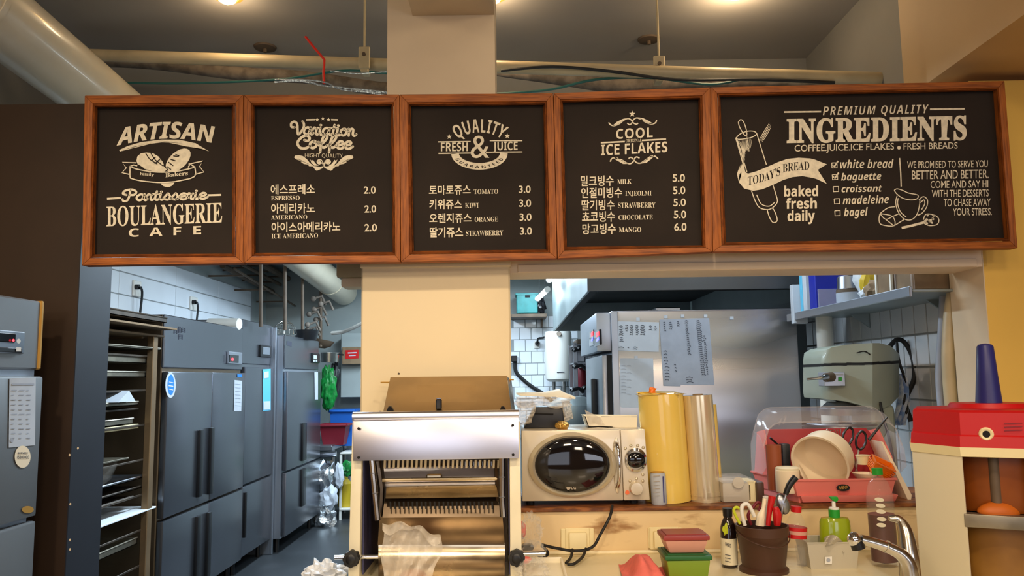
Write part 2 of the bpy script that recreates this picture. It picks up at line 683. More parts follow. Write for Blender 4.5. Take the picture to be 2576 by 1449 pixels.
wl = struct('wall_left', MB().box((XL - .1, YI, 0), (XL, 9.5, 3.55)), 'kitchen_wall')
part('grout', MB().box((XL, YI, 1.2), (XL + .006, 9.0, 2.52)), 'grout', wl)
tiles(wl, 'tile', 'tile_white', [(XL + .006, 4.9 + i * 1.0, 1.475 + j * .172) for i in range(4) for j in range(6)], 1.0, .172, .007, '+x')

wr = struct('wall_right', MB().box((XR, YI, 0), (XR + .1, 9.5, 3.55)), 'kitchen_wall')
part('grout', MB().box((XR - .008, YI, 0.2), (XR, 6.5, 2.0)), 'grout', wr)
tiles(wr, 'tile', 'tile_grey', [(XR - .008, 3.24 + i * .118, 0.905 + j * .155) for i in range(17) for j in range(7)], .118, .155, .007, '-x')

part('upper_dim_sheet', MB().box((XL, YI, 2.55), (XL + .008, 5.0, ZC)), 'void_wall', wl)  # darker sheets put the dim light of both upper side walls into colour
part('upper_dim_sheet', MB().box((XR - .008, YI, 2.1), (XR, 5.0, ZC)), 'void_wall', wr)

# front wall: dark side wall, pillar, right pier, lintels
wd = struct('wall_front_left', MB().box((-3.6, 2.9, 0), (W(193, 800, 2.9).x, 3.13, 2.55)), 'dark_wall')
part('wall_end', MB().box((W(193, 800, 2.9).x, 2.9, 0), (W(193, 800, 2.9).x + .004, 3.13, 2.5)), 'dark_wall_bluelit', wd)
for (x, y) in ((196, 1128), (177, 1268), (176, 1358), (176, 1382), (175, 1145)):
    p = W(x, y, 2.898)
    part('paint_chip', MB().blob(p, (.004, .001, .005), .2, sub=1), 'beige_paint', wd)
pl = W(908, 800, 2.9); pr = W(1284, 800, 2.9)
pil = struct('wall_pillar', MB().box((pl.x, 2.9, 0), (pr.x, 3.3, 2.0), .006), 'cream_paint')
part('cap', MB().box((pl.x - .004, 2.892, W(1095, 672, 2.892).z), (pr.x + .004, 3.3, 2.03), .003), 'cream_paint', pil)
for (x, y) in ((1003, 940), (956, 1036), (1262, 1008)):
    part('paint_chip', MB().blob(W(x, y, 2.899), (.0045, .001, .004), .3, sub=1), 'pipe_brown', pil)
ul = W(974, 150, 3.05); ur = W(1245, 150, 3.05)
struct('pillar_upper', MB().box((ul.x, 3.05, 2.03), (ur.x, 3.45, ZC)), 'beige_paint')
bl = W(1038, 40, 3.05)
struct('beam_ceiling', MB().box((bl.x, 0.2, bl.z), (ur.x - .001, 3.05, ZC)), 'beige_paint')
zl = W(1340, 686, YO).z
lt = struct('lintel', MB().box((pr.x, YO, zl), (1.78, YI, 2.42)), 'lintel_paint')
part('trim', MB().box((pr.x + .03, YO - .006, zl + .001), (1.74, YO, W(1340, 666, YO).z), .002), 'lintel_paint', lt)
struct('lintel_left', MB().box((W(193, 800, 2.95).x, YO, 2.12), (pl.x, YI, 2.42)), 'lintel_paint')
jx = 1.765
wy = struct('wall_front_right', MB().box((jx, YO, 0), (5.6, YI + .03, 2.61)), 'yellow_paint')
part('wall_end', MB().box((jx - .004, YO - .002, 0), (jx, YI + .03, 2.6)), 'beige_paint', wy)
tb = W(2347, 100, 3.05)
struct('wall_upper_right', MB().box((tb.x, 3.05, 2.55), (5.6, 3.3, ZC)), 'tan_paint')
struct('beam_side', MB().box((1.66, 0.0, 2.64), (5.6, 3.05, ZC)), 'tan_paint')
# half wall with ledge between the counter and the kitchen
HW = 2.85
zled = W(1600, 1274, HW).z
hw = struct('wall_half', MB().box((pr.x, HW, 0), (jx, 3.25, zled - .014)), 'plaster')
part('ledge', MB().box((pr.x, HW - .012, zled - .014), (jx + .0, 3.25, zled), .003), 'ledge_wood', hw)

# outlets with square covers on the half wall
def outlet(x0, y0, x1, y1, cx0, cy0, cx1, cy1, label):
    a = W(x0, y1, HW); b = W(x1, y0, HW)
    t = thing('wall_outlet', label, 'outlet', ((a.x + b.x) / 2, HW, a.z), 'outlets on the half wall')
    part('plate', MB().box((a.x, HW - .009, a.z), (b.x, HW, b.z), .003), 'cream_plastic', t)
    c = W(cx0, cy1, HW - .02); d = W(cx1, cy0, HW - .02)
    part('cover', MB().box((c.x, HW - .034, c.z), (d.x, HW - .009, d.z), .005, 2), 'cream_plastic', t)
    part('frame', MB().box((c.x - .012, HW - .015, c.z - .008), (d.x + .012, HW - .009, d.z + .012), .003), 'cream_plastic', t)
    for k in (.28, .72):
        xx = a.x * (1 - k) + b.x * k
        part('clip', MB().box((xx - .008, HW - .013, b.z - .01), (xx + .008, HW - .009, b.z - .003), .001), 'cream_plastic', t)


outlet(1411, 1328, 1494, 1381, 1432, 1338, 1475, 1380, 'cream outlet with square cover, black cable hanging in front')
outlet(1631, 1325, 1715, 1379, 1645, 1335, 1700, 1378, 'cream outlet partly hidden behind the pink lidded box')

# counter
CZ = W(1600, 1392, HW).z
ct = struct('floor_counter', MB().box((-0.52, 1.2, CZ - .05), (2.4, HW, CZ), .006, 2), 'counter')
ct.name = 'worktop'
ct['kind'] = 'structure'
part('upstand', MB().box((pr.x, HW - .012, CZ), (jx, HW, CZ + .012), .004), 'counter', ct)
part('cabinet_front', MB().box((-0.5, 1.25, 0), (2.4, 2.8, CZ - .05)), 'beige_paint', ct)
print('CZ', CZ, 'ledge', zled)

# ================================================================= MENU BOARDS
YS = 2.80
TOP = [(212, 240), (612, 238), (1005, 237), (1392, 234), (1788, 219), (2528, 203)]
BOT = [(205, 668), (613, 662), (1008, 659), (1402, 650), (1793, 633), (2561, 624)]
INN = [[(243, 270), (583, 268), (584, 638), (236, 640)], [(640, 268), (983, 267), (988, 634), (643, 636)],
       [(1034, 267), (1367, 264), (1374, 628), (1041, 631)], [(1416, 257), (1757, 250), (1766, 617), (1426, 621)],
       [(1812, 243), (2505, 228), (2532, 598), (1826, 610)]]
BL = ['menu board with two bread loaves, a ribbon and BOULANGERIE CAFE lettering',
      'menu board headed Variation Coffee with three coffee prices',
      'menu board headed QUALITY FRESH and JUICE with four juice prices',
      'menu board headed COOL ICE FLAKES with five prices',
      'wide menu board reading INGREDIENTS with rolling pin and milk jug']
boards = []
for i in range(5):
    o = [TOP[i], TOP[i + 1], BOT[i + 1], BOT[i]]
    q = INN[i]
    base = W((o[2][0] + o[3][0]) / 2, (o[2][1] + o[3][1]) / 2, YS)
    t = thing('menu_board', BL[i], 'menu board', (base.x, YS + .03, base.z), 'framed chalkboard menus over the counter')
    boards.append(t)
    YB = YS + .012
    bx0, bx1 = W(*o[3], YS).x + .06, W(*o[2], YS).x - .06
    if i == 2:
        part('mounting_batten', MB().box((bx0, YS + .023, 1.975), (bx1, 2.891, 2.015)), 'wood_h', t)
    else:
        part('mounting_batten', MB().box((bx0, YS + .024, 2.2), (bx1, 2.949, 2.25)), 'wood_h', t)
    part('chalkboard', MB().hexa([W(*p, YB) for p in q] + [W(*p, YB) + Vector((0, .012, 0)) for p in q]), 'chalkboard', t)
    gapx = 0.6
    for k, (nm, m) in enumerate((('frame_rail', 'wood_h'), ('frame_rail', 'wood_v'), ('frame_rail', 'wood_h'), ('frame_rail', 'wood_v'))):
        k2 = (k + 1) % 4
        sgn = (-1 if False else 1)
        oa, ob, ia, ib = o[k], o[k2], q[k], q[k2]
        # pull the outer corners in a hair so neighbouring frames show their seam
        def pin(p):
            cx = sum(v[0] for v in o) / 4; cy = sum(v[1] for v in o) / 4
            return (p[0] + (gapx if p[0] < cx else -gapx), p[1])
        oa, ob = pin(oa), pin(ob)
        def mid(a, b, f):
            return (a[0] * (1 - f) + b[0] * f, a[1] * (1 - f) + b[1] * f)
        ma, mbb = mid(oa, ia, .68), mid(ob, ib, .68)
        mb = MB()
        fr = YS - .022
        mb.hexa([W(*oa, fr), W(*ob, fr), W(*mbb, fr), W(*ma, fr)] + [W(*p, fr) + Vector((0, .045, 0)) for p in (oa, ob, mbb, ma)], .0025)
        part('frame_rail', mb, m, t, angle=25)
        # stepped inner moulding
        mb = MB()
        m2, n2 = mid(oa, ia, .70), mid(ob, ib, .70)
        m3, n3 = mid(oa, ia, .86), mid(ob, ib, .86)
        prof = [(m2, n2, fr + .006), (m3, n3, fr + .002), (mid(oa, ia, .9), mid(ob, ib, .9), fr + .016), (ia, ib, fr + .022), (ia, ib, YB + .004)]
        for (a0, b0, y0), (a1, b1, y1) in zip(prof, prof[1:]):
            mb.face([W(*a0, y0), W(*b0, y0), W(*b1, y1), W(*a1, y1)])
        part('molding', mb, 'wood_molding', t, angle=20)

PLN = lambda x, y: W(x, y, YS + .0105)
PLD = lambda x, y: W(x, y, YS + .0092)

SG = {
 'a': ([[(.75, .85), (.45, 1), (.1, .7), (.05, .25), (.3, 0), (.6, .25), (.78, .9)], [(.82, 1), (.74, .3), (.9, 0), (1.12, .22)]], 1.03),
 'r': ([[(0, .6), (.2, 1), (.42, .8), (.6, .95)], [(.45, .85), (.38, .2), (.52, 0), (.75, .22)]], .68),
 'i': ([[(.2, 1), (.12, .25), (.3, 0), (.52, .22)], [(.22, 1.38), (.3, 1.36)]], .46),
 't': ([[(.34, 1.45), (.16, .25), (.35, 0), (.58, .22)], [(.02, 1.0), (.55, 1.0)]], .52),
 'o': ([[(.5, 1), (.12, .72), (.08, .25), (.35, 0), (.68, .28), (.7, .78), (.48, 1), (.6, .72), (.95, .85)]], .88),
 'n': ([[(0, .75), (.16, 1), (.1, 0)], [(.12, .5), (.4, .97), (.62, .85), (.58, .2), (.75, 0), (.98, .22)]], .96),
 'f': ([[(.1, .4), (.55, .8), (.95, 1.5), (.82, 1.85), (.55, 1.55), (.35, .7), (.22, -.55)], [(.28, .2), (.65, .1), (.95, .4)]], .92),
 'e': ([[(.08, .42), (.6, .55), (.74, .85), (.45, 1), (.12, .6), (.2, .1), (.55, 0), (.92, .3)]], .82),
 's': ([[(0, .25), (.42, .98), (.5, 1), (.66, .5), (.48, .02), (.15, .08)], [(.5, .05), (.8, .25)]], .76),
 'V': ([[(.45, .95), (.1, 1.0), (.08, 1.5), (.45, 1.75), (.75, 1.4), (.8, .6), (.88, -.05), (1.2, .35), (1.5, 1.0), (1.52, 1.5), (1.36, 1.8)]], 1.5),
 'C': ([[(.8, 1.1), (1.15, 1.0), (1.35, 1.4), (1.0, 1.75), (.45, 1.4), (.1, .7), (.35, .05), (.9, -.05), (1.4, .3)]], 1.32),
 'P': ([[(.4, .95), (.05, 1.2), (.3, 1.7), (1.0, 1.82), (1.38, 1.4), (1.15, .95), (.7, .95)], [(.78, 1.7), (.66, .6), (.45, 0), (.1, -.05), (.0, .25)]], 1.38),
}


def script(P, text, x0, x1, y0, y1, xh, w):
    tot = sum(SG[c][1] for c in text)
    k = (x1 - x0) / tot
    x = 0
    for c in text:
        for st in SG[c][0]:
            pts = []
            for (a, b) in st:
                X = x0 + (x + a) * k
                pts.append((X, y0 + (y1 - y0) * (X - x0) / (x1 - x0) - b * xh))
            P.stroke(pts, w, 4)
            for e in (pts[0], pts[-1]):
                P.ellipse(e[0], e[1], w / 2, w / 2, n=8)
        x += SG[c][1]


# --- board 1
t = boards[0]
P = Print(PLN)
f = lambda x, y: (230 + x / 3.622, 250 + y / 3.622)
P.text('i', 'ARTISAN', 293, 541, 366, 360, 42, off=.012, curve=lambda u: -15 * math.sin(PI * u))
script(P, 'Partisserie', 308, 520, 505, 500, 15, 5.6)
P.text('s', 'BOULANGERIE', 268, 559, 569, 559, 50, off=.006)
P.text('b', 'CAFE', 324, 506, 596, 589, 21, track=.62)
P.done('lettering', 'chalk', t)
P = Print(PLN)
top = [(252, 462), (330, 425), (450, 390), (640, 366), (800, 368), (950, 400), (1072, 474)]
bot = [(1072, 474), (930, 425), (800, 396), (640, 392), (450, 416), (340, 444), (262, 474)]
P.fan(f(640, 380), [f(*p) for p in top + bot])
P.stroke([f(142, 906), f(268, 898)], 5, 0)
P.stroke([f(1058, 874), f(1183, 870)], 5, 0)
lp = [(410, 560), (418, 520), (450, 492), (500, 484), (560, 490), (610, 520), (650, 570), (668, 620), (690, 640), (660, 660), (560, 655), (470, 630), (425, 600)]
P.fan(f(530, 575), [f(*p) for p in lp])
P.ellipse(*f(790, 555), 38, 21, -42)
P.ellipse(*f(692, 745), 18, 15, 0)
P.done('emblem', 'chalk', t)
P = Print(PLD)
for a, b in (((495, 492), (530, 545)), ((530, 545), (600, 590)), ((540, 488), (580, 550)), ((580, 550), (650, 605)), ((545, 560), (585, 525)), ((575, 585), (625, 545)), ((700, 570), (745, 605)), ((720, 545), (765, 560)), ((745, 515), (795, 520)), ((685, 610), (725, 640)), ((655, 600), (700, 645)), ((425, 595), (480, 632)), ((765, 500), (800, 515))):
    P.stroke([f(*a), f(*b)], 2.4, 0)
P.poly([f(*p) for p in ((358, 650), (500, 672), (650, 682), (800, 668), (935, 640), (935, 705), (800, 740), (650, 752), (500, 745), (362, 712))])
P.done('engraving', 'chalkboard', t)
P = Print(lambda x, y: W(x, y, YS + .0085))
P.text('s', 'Fam', 352, 372, 440, 442, 8); P.text('r', 'ily', 374, 388, 442, 443, 8)
P.text('s', 'Bakers', 416, 473, 446, 440, 10)
for st in ([(352, 607), (400, 632), (520, 655), (650, 664), (800, 652), (940, 620)], [(352, 607), (352, 705), (370, 722), (450, 742), (600, 757), (700, 755), (800, 742), (940, 702), (940, 610)],
           [(352, 610), (385, 598), (418, 605)], [(940, 615), (900, 590), (880, 620)],
           [(410, 578), (282, 574), (318, 625), (278, 668), (348, 684)], [(885, 590), (1015, 562), (985, 612), (1025, 662), (942, 684)]):
    P.stroke([f(*p) for p in st], 3.0, 3 if len(st) > 5 else 0)
P.done('ribbon_lettering', 'chalk', t)

# --- board 2
t = boards[1]
P = Print(PLN)
script(P, 'Variation', 731, 896, 337, 342, 18, 6.0)
script(P, 'Coffee', 746, 885, 372, 374, 18, 6.6)
P.done('title_lettering', 'chalk', t)
g = lambda x, y: (720 + x / 9.055, 280 + y / 9.055)
P = Print(PLN)
for c in ((705, 190), (835, 165), (965, 190)):
    P.star(*g(*c), 5.6)
P.stroke([g(450, 195), g(655, 190)], 4, 0); P.stroke([g(1025, 190), g(1180, 195)], 4, 0)
P.text('r', 'HIGHT QUALITY', 767, 862, 395.5, 396.5, 9.5, off=-.008)
wg = [(180, 1050), (200, 1010), (290, 1000), (380, 1020), (470, 1090), (540, 1180), (620, 1240), (700, 1270), (860, 1250), (840, 1290), (760, 1330), (700, 1355), (660, 1340), (640, 1290), (600, 1255), (520, 1250), (490, 1210), (400, 1200), (330, 1150), (380, 1140), (330, 1110), (280, 1080), (220, 1090)]
P.fan(g(560, 1222), [g(*p) for p in wg])
P.fan(g(1150, 1230), [g(1712 - x, y) for x, y in wg])
for m in (0, 1):
    q = lambda x, y: g(1712 - x if m else x, y)
    P.fan(q(640, 1190), [q(*p) for p in ((545, 1095), (580, 1130), (610, 1105), (640, 1150), (680, 1200), (760, 1250), (640, 1240), (570, 1170))])
    P.stroke([q(860, 1250), q(820, 1150), q(770, 1105), (q(715, 1130)), q(720, 1175), q(770, 1200)], 4, 4)
    P.ellipse(*q(775, 1160), 5, 5)
P.done('emblem', 'chalk', t)


def rows(t, items, prices):
    P = Print(PLN)
    for (s_, x0, x1, y0, h) in items:
        n = max(1, len(s_))
        P.text('k', s_, x0, x1, y0, y0 - (x1 - x0) * .012, h, off=.016)
    P.done('item_lettering', 'chalk', t)
    P = Print(PLN)
    for (s_, x0, x1, y0, h) in prices[0]:
        P.text('s', s_, x0, x1, y0, y0 - (x1 - x0) * .012, h, off=-.004)
    P.done('english_lettering', 'chalk', t)
    P = Print(PLN)
    for (s_, x0, x1, y0, h) in prices[1]:
        P.text('r', s_, x0, x1, y0, y0 - .4, h, off=.016)
    P.done('price_lettering', 'chalk', t)


rows(t, [('에스프레소', 681, 792, 487, 23), ('아메리카노', 682, 792, 535, 23), ('아이스아메리카노', 683, 856, 582, 23)],
     ([('ESPRESSO', 682, 754, 504, 11), ('AMERICANO', 682, 773, 552.5, 11), ('ICE AMERICANO', 683, 800, 600, 12)],
      [('2.0', 915, 945, 487, 18), ('2.0', 917, 946, 534.5, 18), ('2.0', 917, 948, 581.5, 18)]))

# --- board 3
t = boards[2]
P = Print(PLN)
P.arc('b', 'QUALITY', 1207, 434, 101, -33, 33, 34, track=.06)
P.text('b', 'FRESH', 1109, 1177, 380.5, 380, 22)
P.text('b', 'JUICE', 1240, 1302, 378.5, 377.5, 22)
P.text('s', '&', 1184, 1231, 397, 397, 56)
P.done('title_lettering', 'chalk', t)
P = Print(PLN)
P.star(1130, 344, 7); P.star(1276, 342, 7)
for a, b in (((1102, 357), (1184, 356)), ((1232, 354), (1314, 354)), ((1103, 386), (1186, 385)), ((1222, 383), (1314, 382))):
    P.stroke([a, b], 3, 0)
ring = []
for k in range(25):
    a = math.radians(-90 + 180 * k / 24)
    ring.append(((1206 + 71 * math.sin(a), 386 + 41 * math.cos(a)), (1206 + 52 * math.sin(a), 384 + 26 * math.cos(a))))
vs = [p for r_ in ring for p in r_]
P._add(vs, [[2 * k, 2 * k + 1, 2 * k + 3, 2 * k + 2] for k in range(24)])
P.done('emblem', 'chalk', t)
P = Print(PLD)
P.arc('b', 'GUARANTEED', 1206, 386, 66, -68, 68, 11, track=.35, ry=37, below=True, off=-.01)
P.done('engraving', 'chalkboard', t)
rows(t, [('토마토쥬스', 1079, 1184, 488, 22), ('키위쥬스', 1080, 1162, 524, 22), ('오렌지쥬스', 1080, 1186, 559, 22), ('딸기쥬스', 1081, 1165, 595, 23)],
     ([('TOMATO', 1192, 1253, 488, 12), ('KIWI', 1170, 1204, 523, 12), ('ORANGE', 1194, 1253, 558, 12), ('STRAWBERRY', 1172, 1266, 593, 13)],
      [('3.0', 1305, 1335, 485, 18), ('3.0', 1306, 1336, 520, 18), ('3.0', 1307, 1337, 555, 18), ('3.0', 1308, 1338, 590, 18)]))

# --- board 4
t = boards[3]
P = Print(PLN)
P.text('b', 'COOL', 1550, 1642, 349.5, 345, 25, track=.05)
P.text('b', 'ICE FLAKES', 1512, 1679, 391, 382.5, 27)
P.done('title_lettering', 'chalk', t)
P = Print(PLN)
h_ = lambda x, y: (1490 + x / 9.057, 270 + y / 9.057)
P.star(*h_(910, 150), 8.4)
for pts, pm in (([(370, 345), (420, 400), (500, 420), (620, 370), (720, 290), (820, 255), (900, 300), (930, 350), (1000, 385), (1045, 360)], 14),
                ([(1465, 290), (1440, 350), (1360, 380), (1240, 350), (1120, 280), (1010, 240), (930, 290), (900, 360), (850, 395), (795, 360)], 14),
                ([(410, 1240), (440, 1170), (520, 1150), (640, 1190), (760, 1260), (860, 1285), (930, 1240), (960, 1170), (1010, 1130), (1075, 1160)], 14),
                ([(1500, 1175), (1420, 1110), (1340, 1120), (1220, 1200), (1110, 1270), (1010, 1260), (940, 1190), (880, 1140), (825, 1170)], 14)):
    P.stroke([h_(*p) for p in pts], 3.2, 4)
for pts in ([(450, 425), (600, 400), (740, 290), (810, 240), (700, 262), (560, 330)], [(1400, 385), (1250, 370), (1110, 290), (1030, 225), (1160, 245), (1310, 320)],
            [(450, 1140), (560, 1140), (700, 1200), (840, 1290), (700, 1290), (560, 1210)], [(1430, 1090), (1330, 1100), (1200, 1190), (1060, 1290), (1230, 1265), (1330, 1190)]):
    P.poly([h_(*p) for p in pts])
P.stroke([h_(195, 808), h_(740, 780)], 4, 0); P.stroke([h_(1130, 755), h_(1680, 725)], 4, 0)
P.text('s', 'ORIGINAL', 1574, 1615, 358.5, 357.5, 8.5, off=-.006)
P.done('emblem', 'chalk', t)
rows(t, [('밀크빙수', 1461, 1544, 466, 24), ('인절미빙수', 1462, 1565, 496, 24), ('딸기빙수', 1463, 1546, 527, 24), ('쵸코빙수', 1464, 1547, 556, 24), ('망고빙수', 1465, 1549, 587, 24)],
     ([('MILK', 1553, 1589, 463, 12), ('INJEOLMI', 1573, 1639, 492.5, 12), ('STRAWBERRY', 1555, 1649, 523, 13), ('CHOCOLATE', 1556, 1642, 553, 12), ('MANGO', 1557, 1613, 584, 12)],
      [('5.0', 1692, 1723, 457, 19), ('5.0', 1693, 1724, 488, 19), ('5.0', 1694, 1725, 518.5, 19), ('5.0', 1695, 1726, 549, 19), ('6.0', 1696, 1727, 580, 19)]))

# --- board 5
t = boards[4]
k5 = lambda x, y: (1820 + x / 3.481, 240 + y / 3.481)
P = Print(PLN)
P.text('i', 'PREMIUM QUALITY', 2070, 2336, 290, 285, 22, off=-.012, track=.09)
P.text('s', 'INGREDIENTS', 1979, 2432, 358, 350, 60, off=.026, track=.03)
P.done('title_lettering', 'chalk', t)
P = Print(PLN)
P.text('r', 'COFFEE.JUICE.ICE FLAKES', 1999, 2249, 381, 376, 16.5, off=.006)
P.ellipse(*k5(1537, 458), 4.5, 4.5)
P.text('r', 'FRESH BREADS', 2273, 2409, 376, 373.5, 16, off=.006)
for (s_, x0, x1, y0, y1, h) in (('white bread', 2113, 2248, 424, 422, 22), ('baguette', 2116, 2217, 454, 452, 19), ('croissant', 2117, 2219, 484, 482, 18), ('madeleine', 2120, 2236, 514, 511, 21), ('bagel', 2123, 2183, 544, 542, 21)):
    P.text('i', s_, x0, x1, y0, y1, h)
for (s_, x0, x1, y0, h) in (('baked', 1973, 2058, 494, 27), ('fresh', 1977, 2055, 525, 27), ('daily', 1981, 2050, 556, 27)):
    P.text('b', s_, x0, x1, y0, y0 - 1, h, off=.012)
for (s_, x0, x1, y0, y1, h) in (('WE PROMISED TO SERVE YOU', 2282, 2485, 423, 420, 17), ('BETTER AND BETTER.', 2294, 2487, 451, 448, 22), ('COME AND SAY HI', 2341, 2486, 473, 471, 18),
                                ('WITH THE DESSERTS', 2344, 2487, 496, 494, 18), ('TO CHASE AWAY', 2374, 2492, 519, 518, 19), ('YOUR STRESS.', 2397, 2495, 542, 541, 18)):
    P.text('r', s_, x0, x1, y0, y1, h, off=.004)
P.stroke([k5(530, 146), k5(855, 142)], 4.2, 0); P.stroke([k5(1808, 122), k5(2112, 117)], 4.2, 0)
P.stroke([k5(1542, 548), k5(1552, 680), k5(1556, 798)], 3.2, 0)
P.done('lettering', 'chalk', t)
P = Print(PLN)
for (x, y, c) in ((970, 612, 1), (975, 714, 1), (983, 820, 0), (992, 926, 0), (997, 1030, 0)):
    a = [k5(x - 22, y - 20), k5(x + 24, y - 22), k5(x + 25, y + 22), k5(x - 20, y + 24), k5(x - 22, y - 20)]
    P.stroke(a, 2.6, 0)
    if c:
        P.stroke([k5(x - 12, y - 4), k5(x - 2, y + 14), k5(x + 34, y - 38)], 4, 0)
# rolling pin
for st in ([(130, 232), (150, 212), (175, 230), (200, 300), (203, 352), (178, 340), (140, 275), (130, 232)],
           [(108, 375), (150, 335), (220, 312), (275, 318), (285, 345), (230, 372), (140, 385), (108, 375)],
           [(108, 375), (160, 560), (190, 680)], [(122, 395), (172, 560), (205, 670)], [(290, 330), (330, 460), (375, 605)],
           [(245, 835), (280, 930), (320, 985), (390, 1000), (440, 975), (472, 930), (460, 870), (432, 780)], [(290, 870), (330, 950), (400, 970), (450, 935)],
           [(382, 1000), (400, 1060), (430, 1110), (465, 1105), (468, 1070), (440, 1000), (415, 985)],
           # milk jug
           [(1495, 832), (1520, 818), (1570, 832), (1620, 855), (1700, 872), (1695, 905), (1640, 915), (1570, 900), (1520, 865), (1495, 832)],
           [(1520, 880), (1508, 940), (1530, 1020), (1580, 1080), (1640, 1090), (1690, 1050), (1715, 970), (1720, 910)],
           [(1530, 900), (1525, 950), (1550, 1020), (1600, 1065)],
           [(1712, 915), (1750, 886), (1786, 915), (1780, 975), (1740, 1030), (1700, 1050)], [(1725, 940), (1755, 915), (1762, 950), (1735, 1000)],
           # butter block
           [(1370, 1035), (1480, 1060), (1496, 1140), (1385, 1132), (1362, 1090), (1370, 1035)], [(1370, 1035), (1420, 1085), (1480, 1060)], [(1420, 1085), (1490, 1140)], [(1370, 1035), (1440, 985), (1505, 975)],
           [(1480, 1060), (1540, 1035)], [(1496, 1140), (1580, 1088)],
           [(1750, 1090), (1775, 1040), (1850, 1050), (1886, 1085), (1870, 1130), (1800, 1140), (1750, 1115)]):
    P.stroke([k5(*p) for p in st], 2.4, 4 if len(st) > 2 else 0)
P.stroke([k5(1560, 1160), k5(1650, 1140), k5(1755, 1112)], 6, 3)
random.seed(3)
for n_ in range(14):
    P.ellipse(*k5(1790 + random.uniform(-30, 60), 1085 + random.uniform(-40, 35)), 3.6, 2.6, random.uniform(0, 90), 8)
for n_ in range(4):
    P.stroke([k5(312 + n_ * 8, 392 + n_ * 6), k5(350 + n_ * 9, 325 + n_ * 8), k5(402 + n_ * 5, 240 + n_ * 12)], 2.0, 3, taper=True)
for n_ in range(12):
    P.stroke([k5(128 + n_ * 11, 398 - n_ * 2), k5(160 + n_ * 6, 470 + n_ * 2), k5(182 + n_ * 2, 620 - n_ * 26)], 1.5, 2, taper=True)
P.done('drawing', 'chalk', t)
P = Print(lambda x, y: W(x, y, YS + .0098))
lo_ = [(120, 690), (135, 760), (180, 815), (260, 836), (340, 822), (430, 785), (520, 742), (600, 716), (690, 706), (790, 724), (905, 775)]
hi_ = [(178, 585), (175, 640), (190, 672), (215, 685), (290, 664), (380, 627), (480, 583), (560, 556), (660, 545), (760, 552), (905, 603)]
# ribbon strip between the two curves, with a notched end
A = [(178, 580)] + hi_[1:10] + [(800, 562)]
B = [(140, 622)] + lo_[1:10] + [(822, 735)]
vs = []
for a, b in zip(A, B):
    vs += [k5(*a), k5(*b)]
P._add(vs, [[2 * k, 2 * k + 1, 2 * k + 3, 2 * k + 2] for k in range(len(A) - 1)])
P.poly([k5(140, 622), k5(178, 580), k5(175, 640), k5(135, 760), k5(118, 690)])
P.fan(k5(812, 650), [k5(800, 562), k5(905, 603), k5(826, 652), k5(905, 775), k5(822, 735)])
P.done('ribbon', 'chalk', t)
P = Print(PLD)
P.text('s', "TODAY'S", 1881, 1963, 466, 440, 22, off=-.004, curve=lambda u: 3 * math.sin(PI * u))
P.text('s', 'BREAD', 1969, 2036, 434, 427, 21, off=-.004, curve=lambda u: -2 * math.sin(PI * u))
P.done('engraving', 'chalkboard', t)

# ================================================================= OVERHEAD
# big white round duct running from the shop over the dark wall into the kitchen
a0 = W(130, 150, 3.5); a1 = W(866, 736, 9.4)
dd = (a1 - a0).normalized()
t = thing('ventilation_duct', 'thick white round duct running over the dark wall into the kitchen', 'duct', a0 - dd * 3.0)
part('tube', MB().tube([a0 - dd * 3.0, a1], .15, 36), 'duct_white', t)
for k in (-.55, 1.6, 3.4, 5.2):
    c = a0 + dd * k
    part('collar', MB().tube([c, c + dd * .03], .155, 36), 'duct_white', t)

# beige sprinkler pipe with two hangers
q0 = W(150, 136, 4.3); q1 = W(970, 163, 4.15); q2 = W(1245, 168, 4.1); q3 = W(1800, 186, 4.05); q4 = W(2400, 203, 4.0)
t = thing('sprinkler_pipe', 'long beige pipe hung below the dark ceiling above the menu boards', 'pipe', q0)
part('tube', MB().tube([q0, q1, q2, q3, q4], .034, 16), 'pipe_beige', t)
for hx, top, cy in ((920, 0, 160), (1655, 0, 183)):
    c = W(hx, cy, 4.1)
    hg = part('hanger', MB().box((c.x - .03, c.y - .05, c.z - .045), (c.x + .03, c.y - .035, c.z + .075), .004), 'pipe_beige', t)
    part('rod', MB().cyl((c.x, c.y - .042, c.z + .07), (c.x, c.y - .042, ZC), .006, seg=8), 'pipe_beige', hg)
    part('bolt', MB().cyl((c.x, c.y - .06, c.z + .03), (c.x, c.y - .05, c.z + .03), .01, seg=8), 'pipe_brown', hg)
    part('clamp', MB().tube([(c.x, c.y, c.z - .0), (c.x + .001, c.y, c.z)], .001, 6).box((c.x - .02, c.y - .04, c.z - .06), (c.x + .02, c.y + .04, c.z - .035), .004), 'pipe_beige', hg)

o = part('insulated_pipe', MB().tube([W(190, 152, 4.5), W(380, 160, 4.5), W(600, 185, 4.5), (W(780, 196, 4.5)), W(990, 228, 4.5), W(1120, 215, 4.5)], [.03, .035, .04, .036, .045, .04], 12, smooth=5), 'insulation')
tag(o, 'sagging brown wrapped pipe below the beige pipe near the white duct', 'pipe')
o = part('insulated_pipe', MB().tube([W(1250, 186, 4.5), W(1400, 196, 4.5), W(1560, 216, 4.5), W(1720, 206, 4.5), W(1960, 205, 4.5), W(2240, 222, 4.5)], [.012, .04, .045, .05, .035, .03], 12, smooth=5), 'insulation')
tag(o, 'dusty wrapped pipe hanging behind the boards under the beige pipe', 'pipe')
o = part('teal_cable', MB().tube([W(240, 206, 4.3), W(450, 210, 4.3), W(700, 200, 4.2), W(860, 178, 4.1), W(968, 184, 4.1), W(1100, 190, 4.1)], .006, 6, smooth=6), 'wire_teal')
tag(o, 'teal cable drooping between the white duct and the pillar', 'cable')
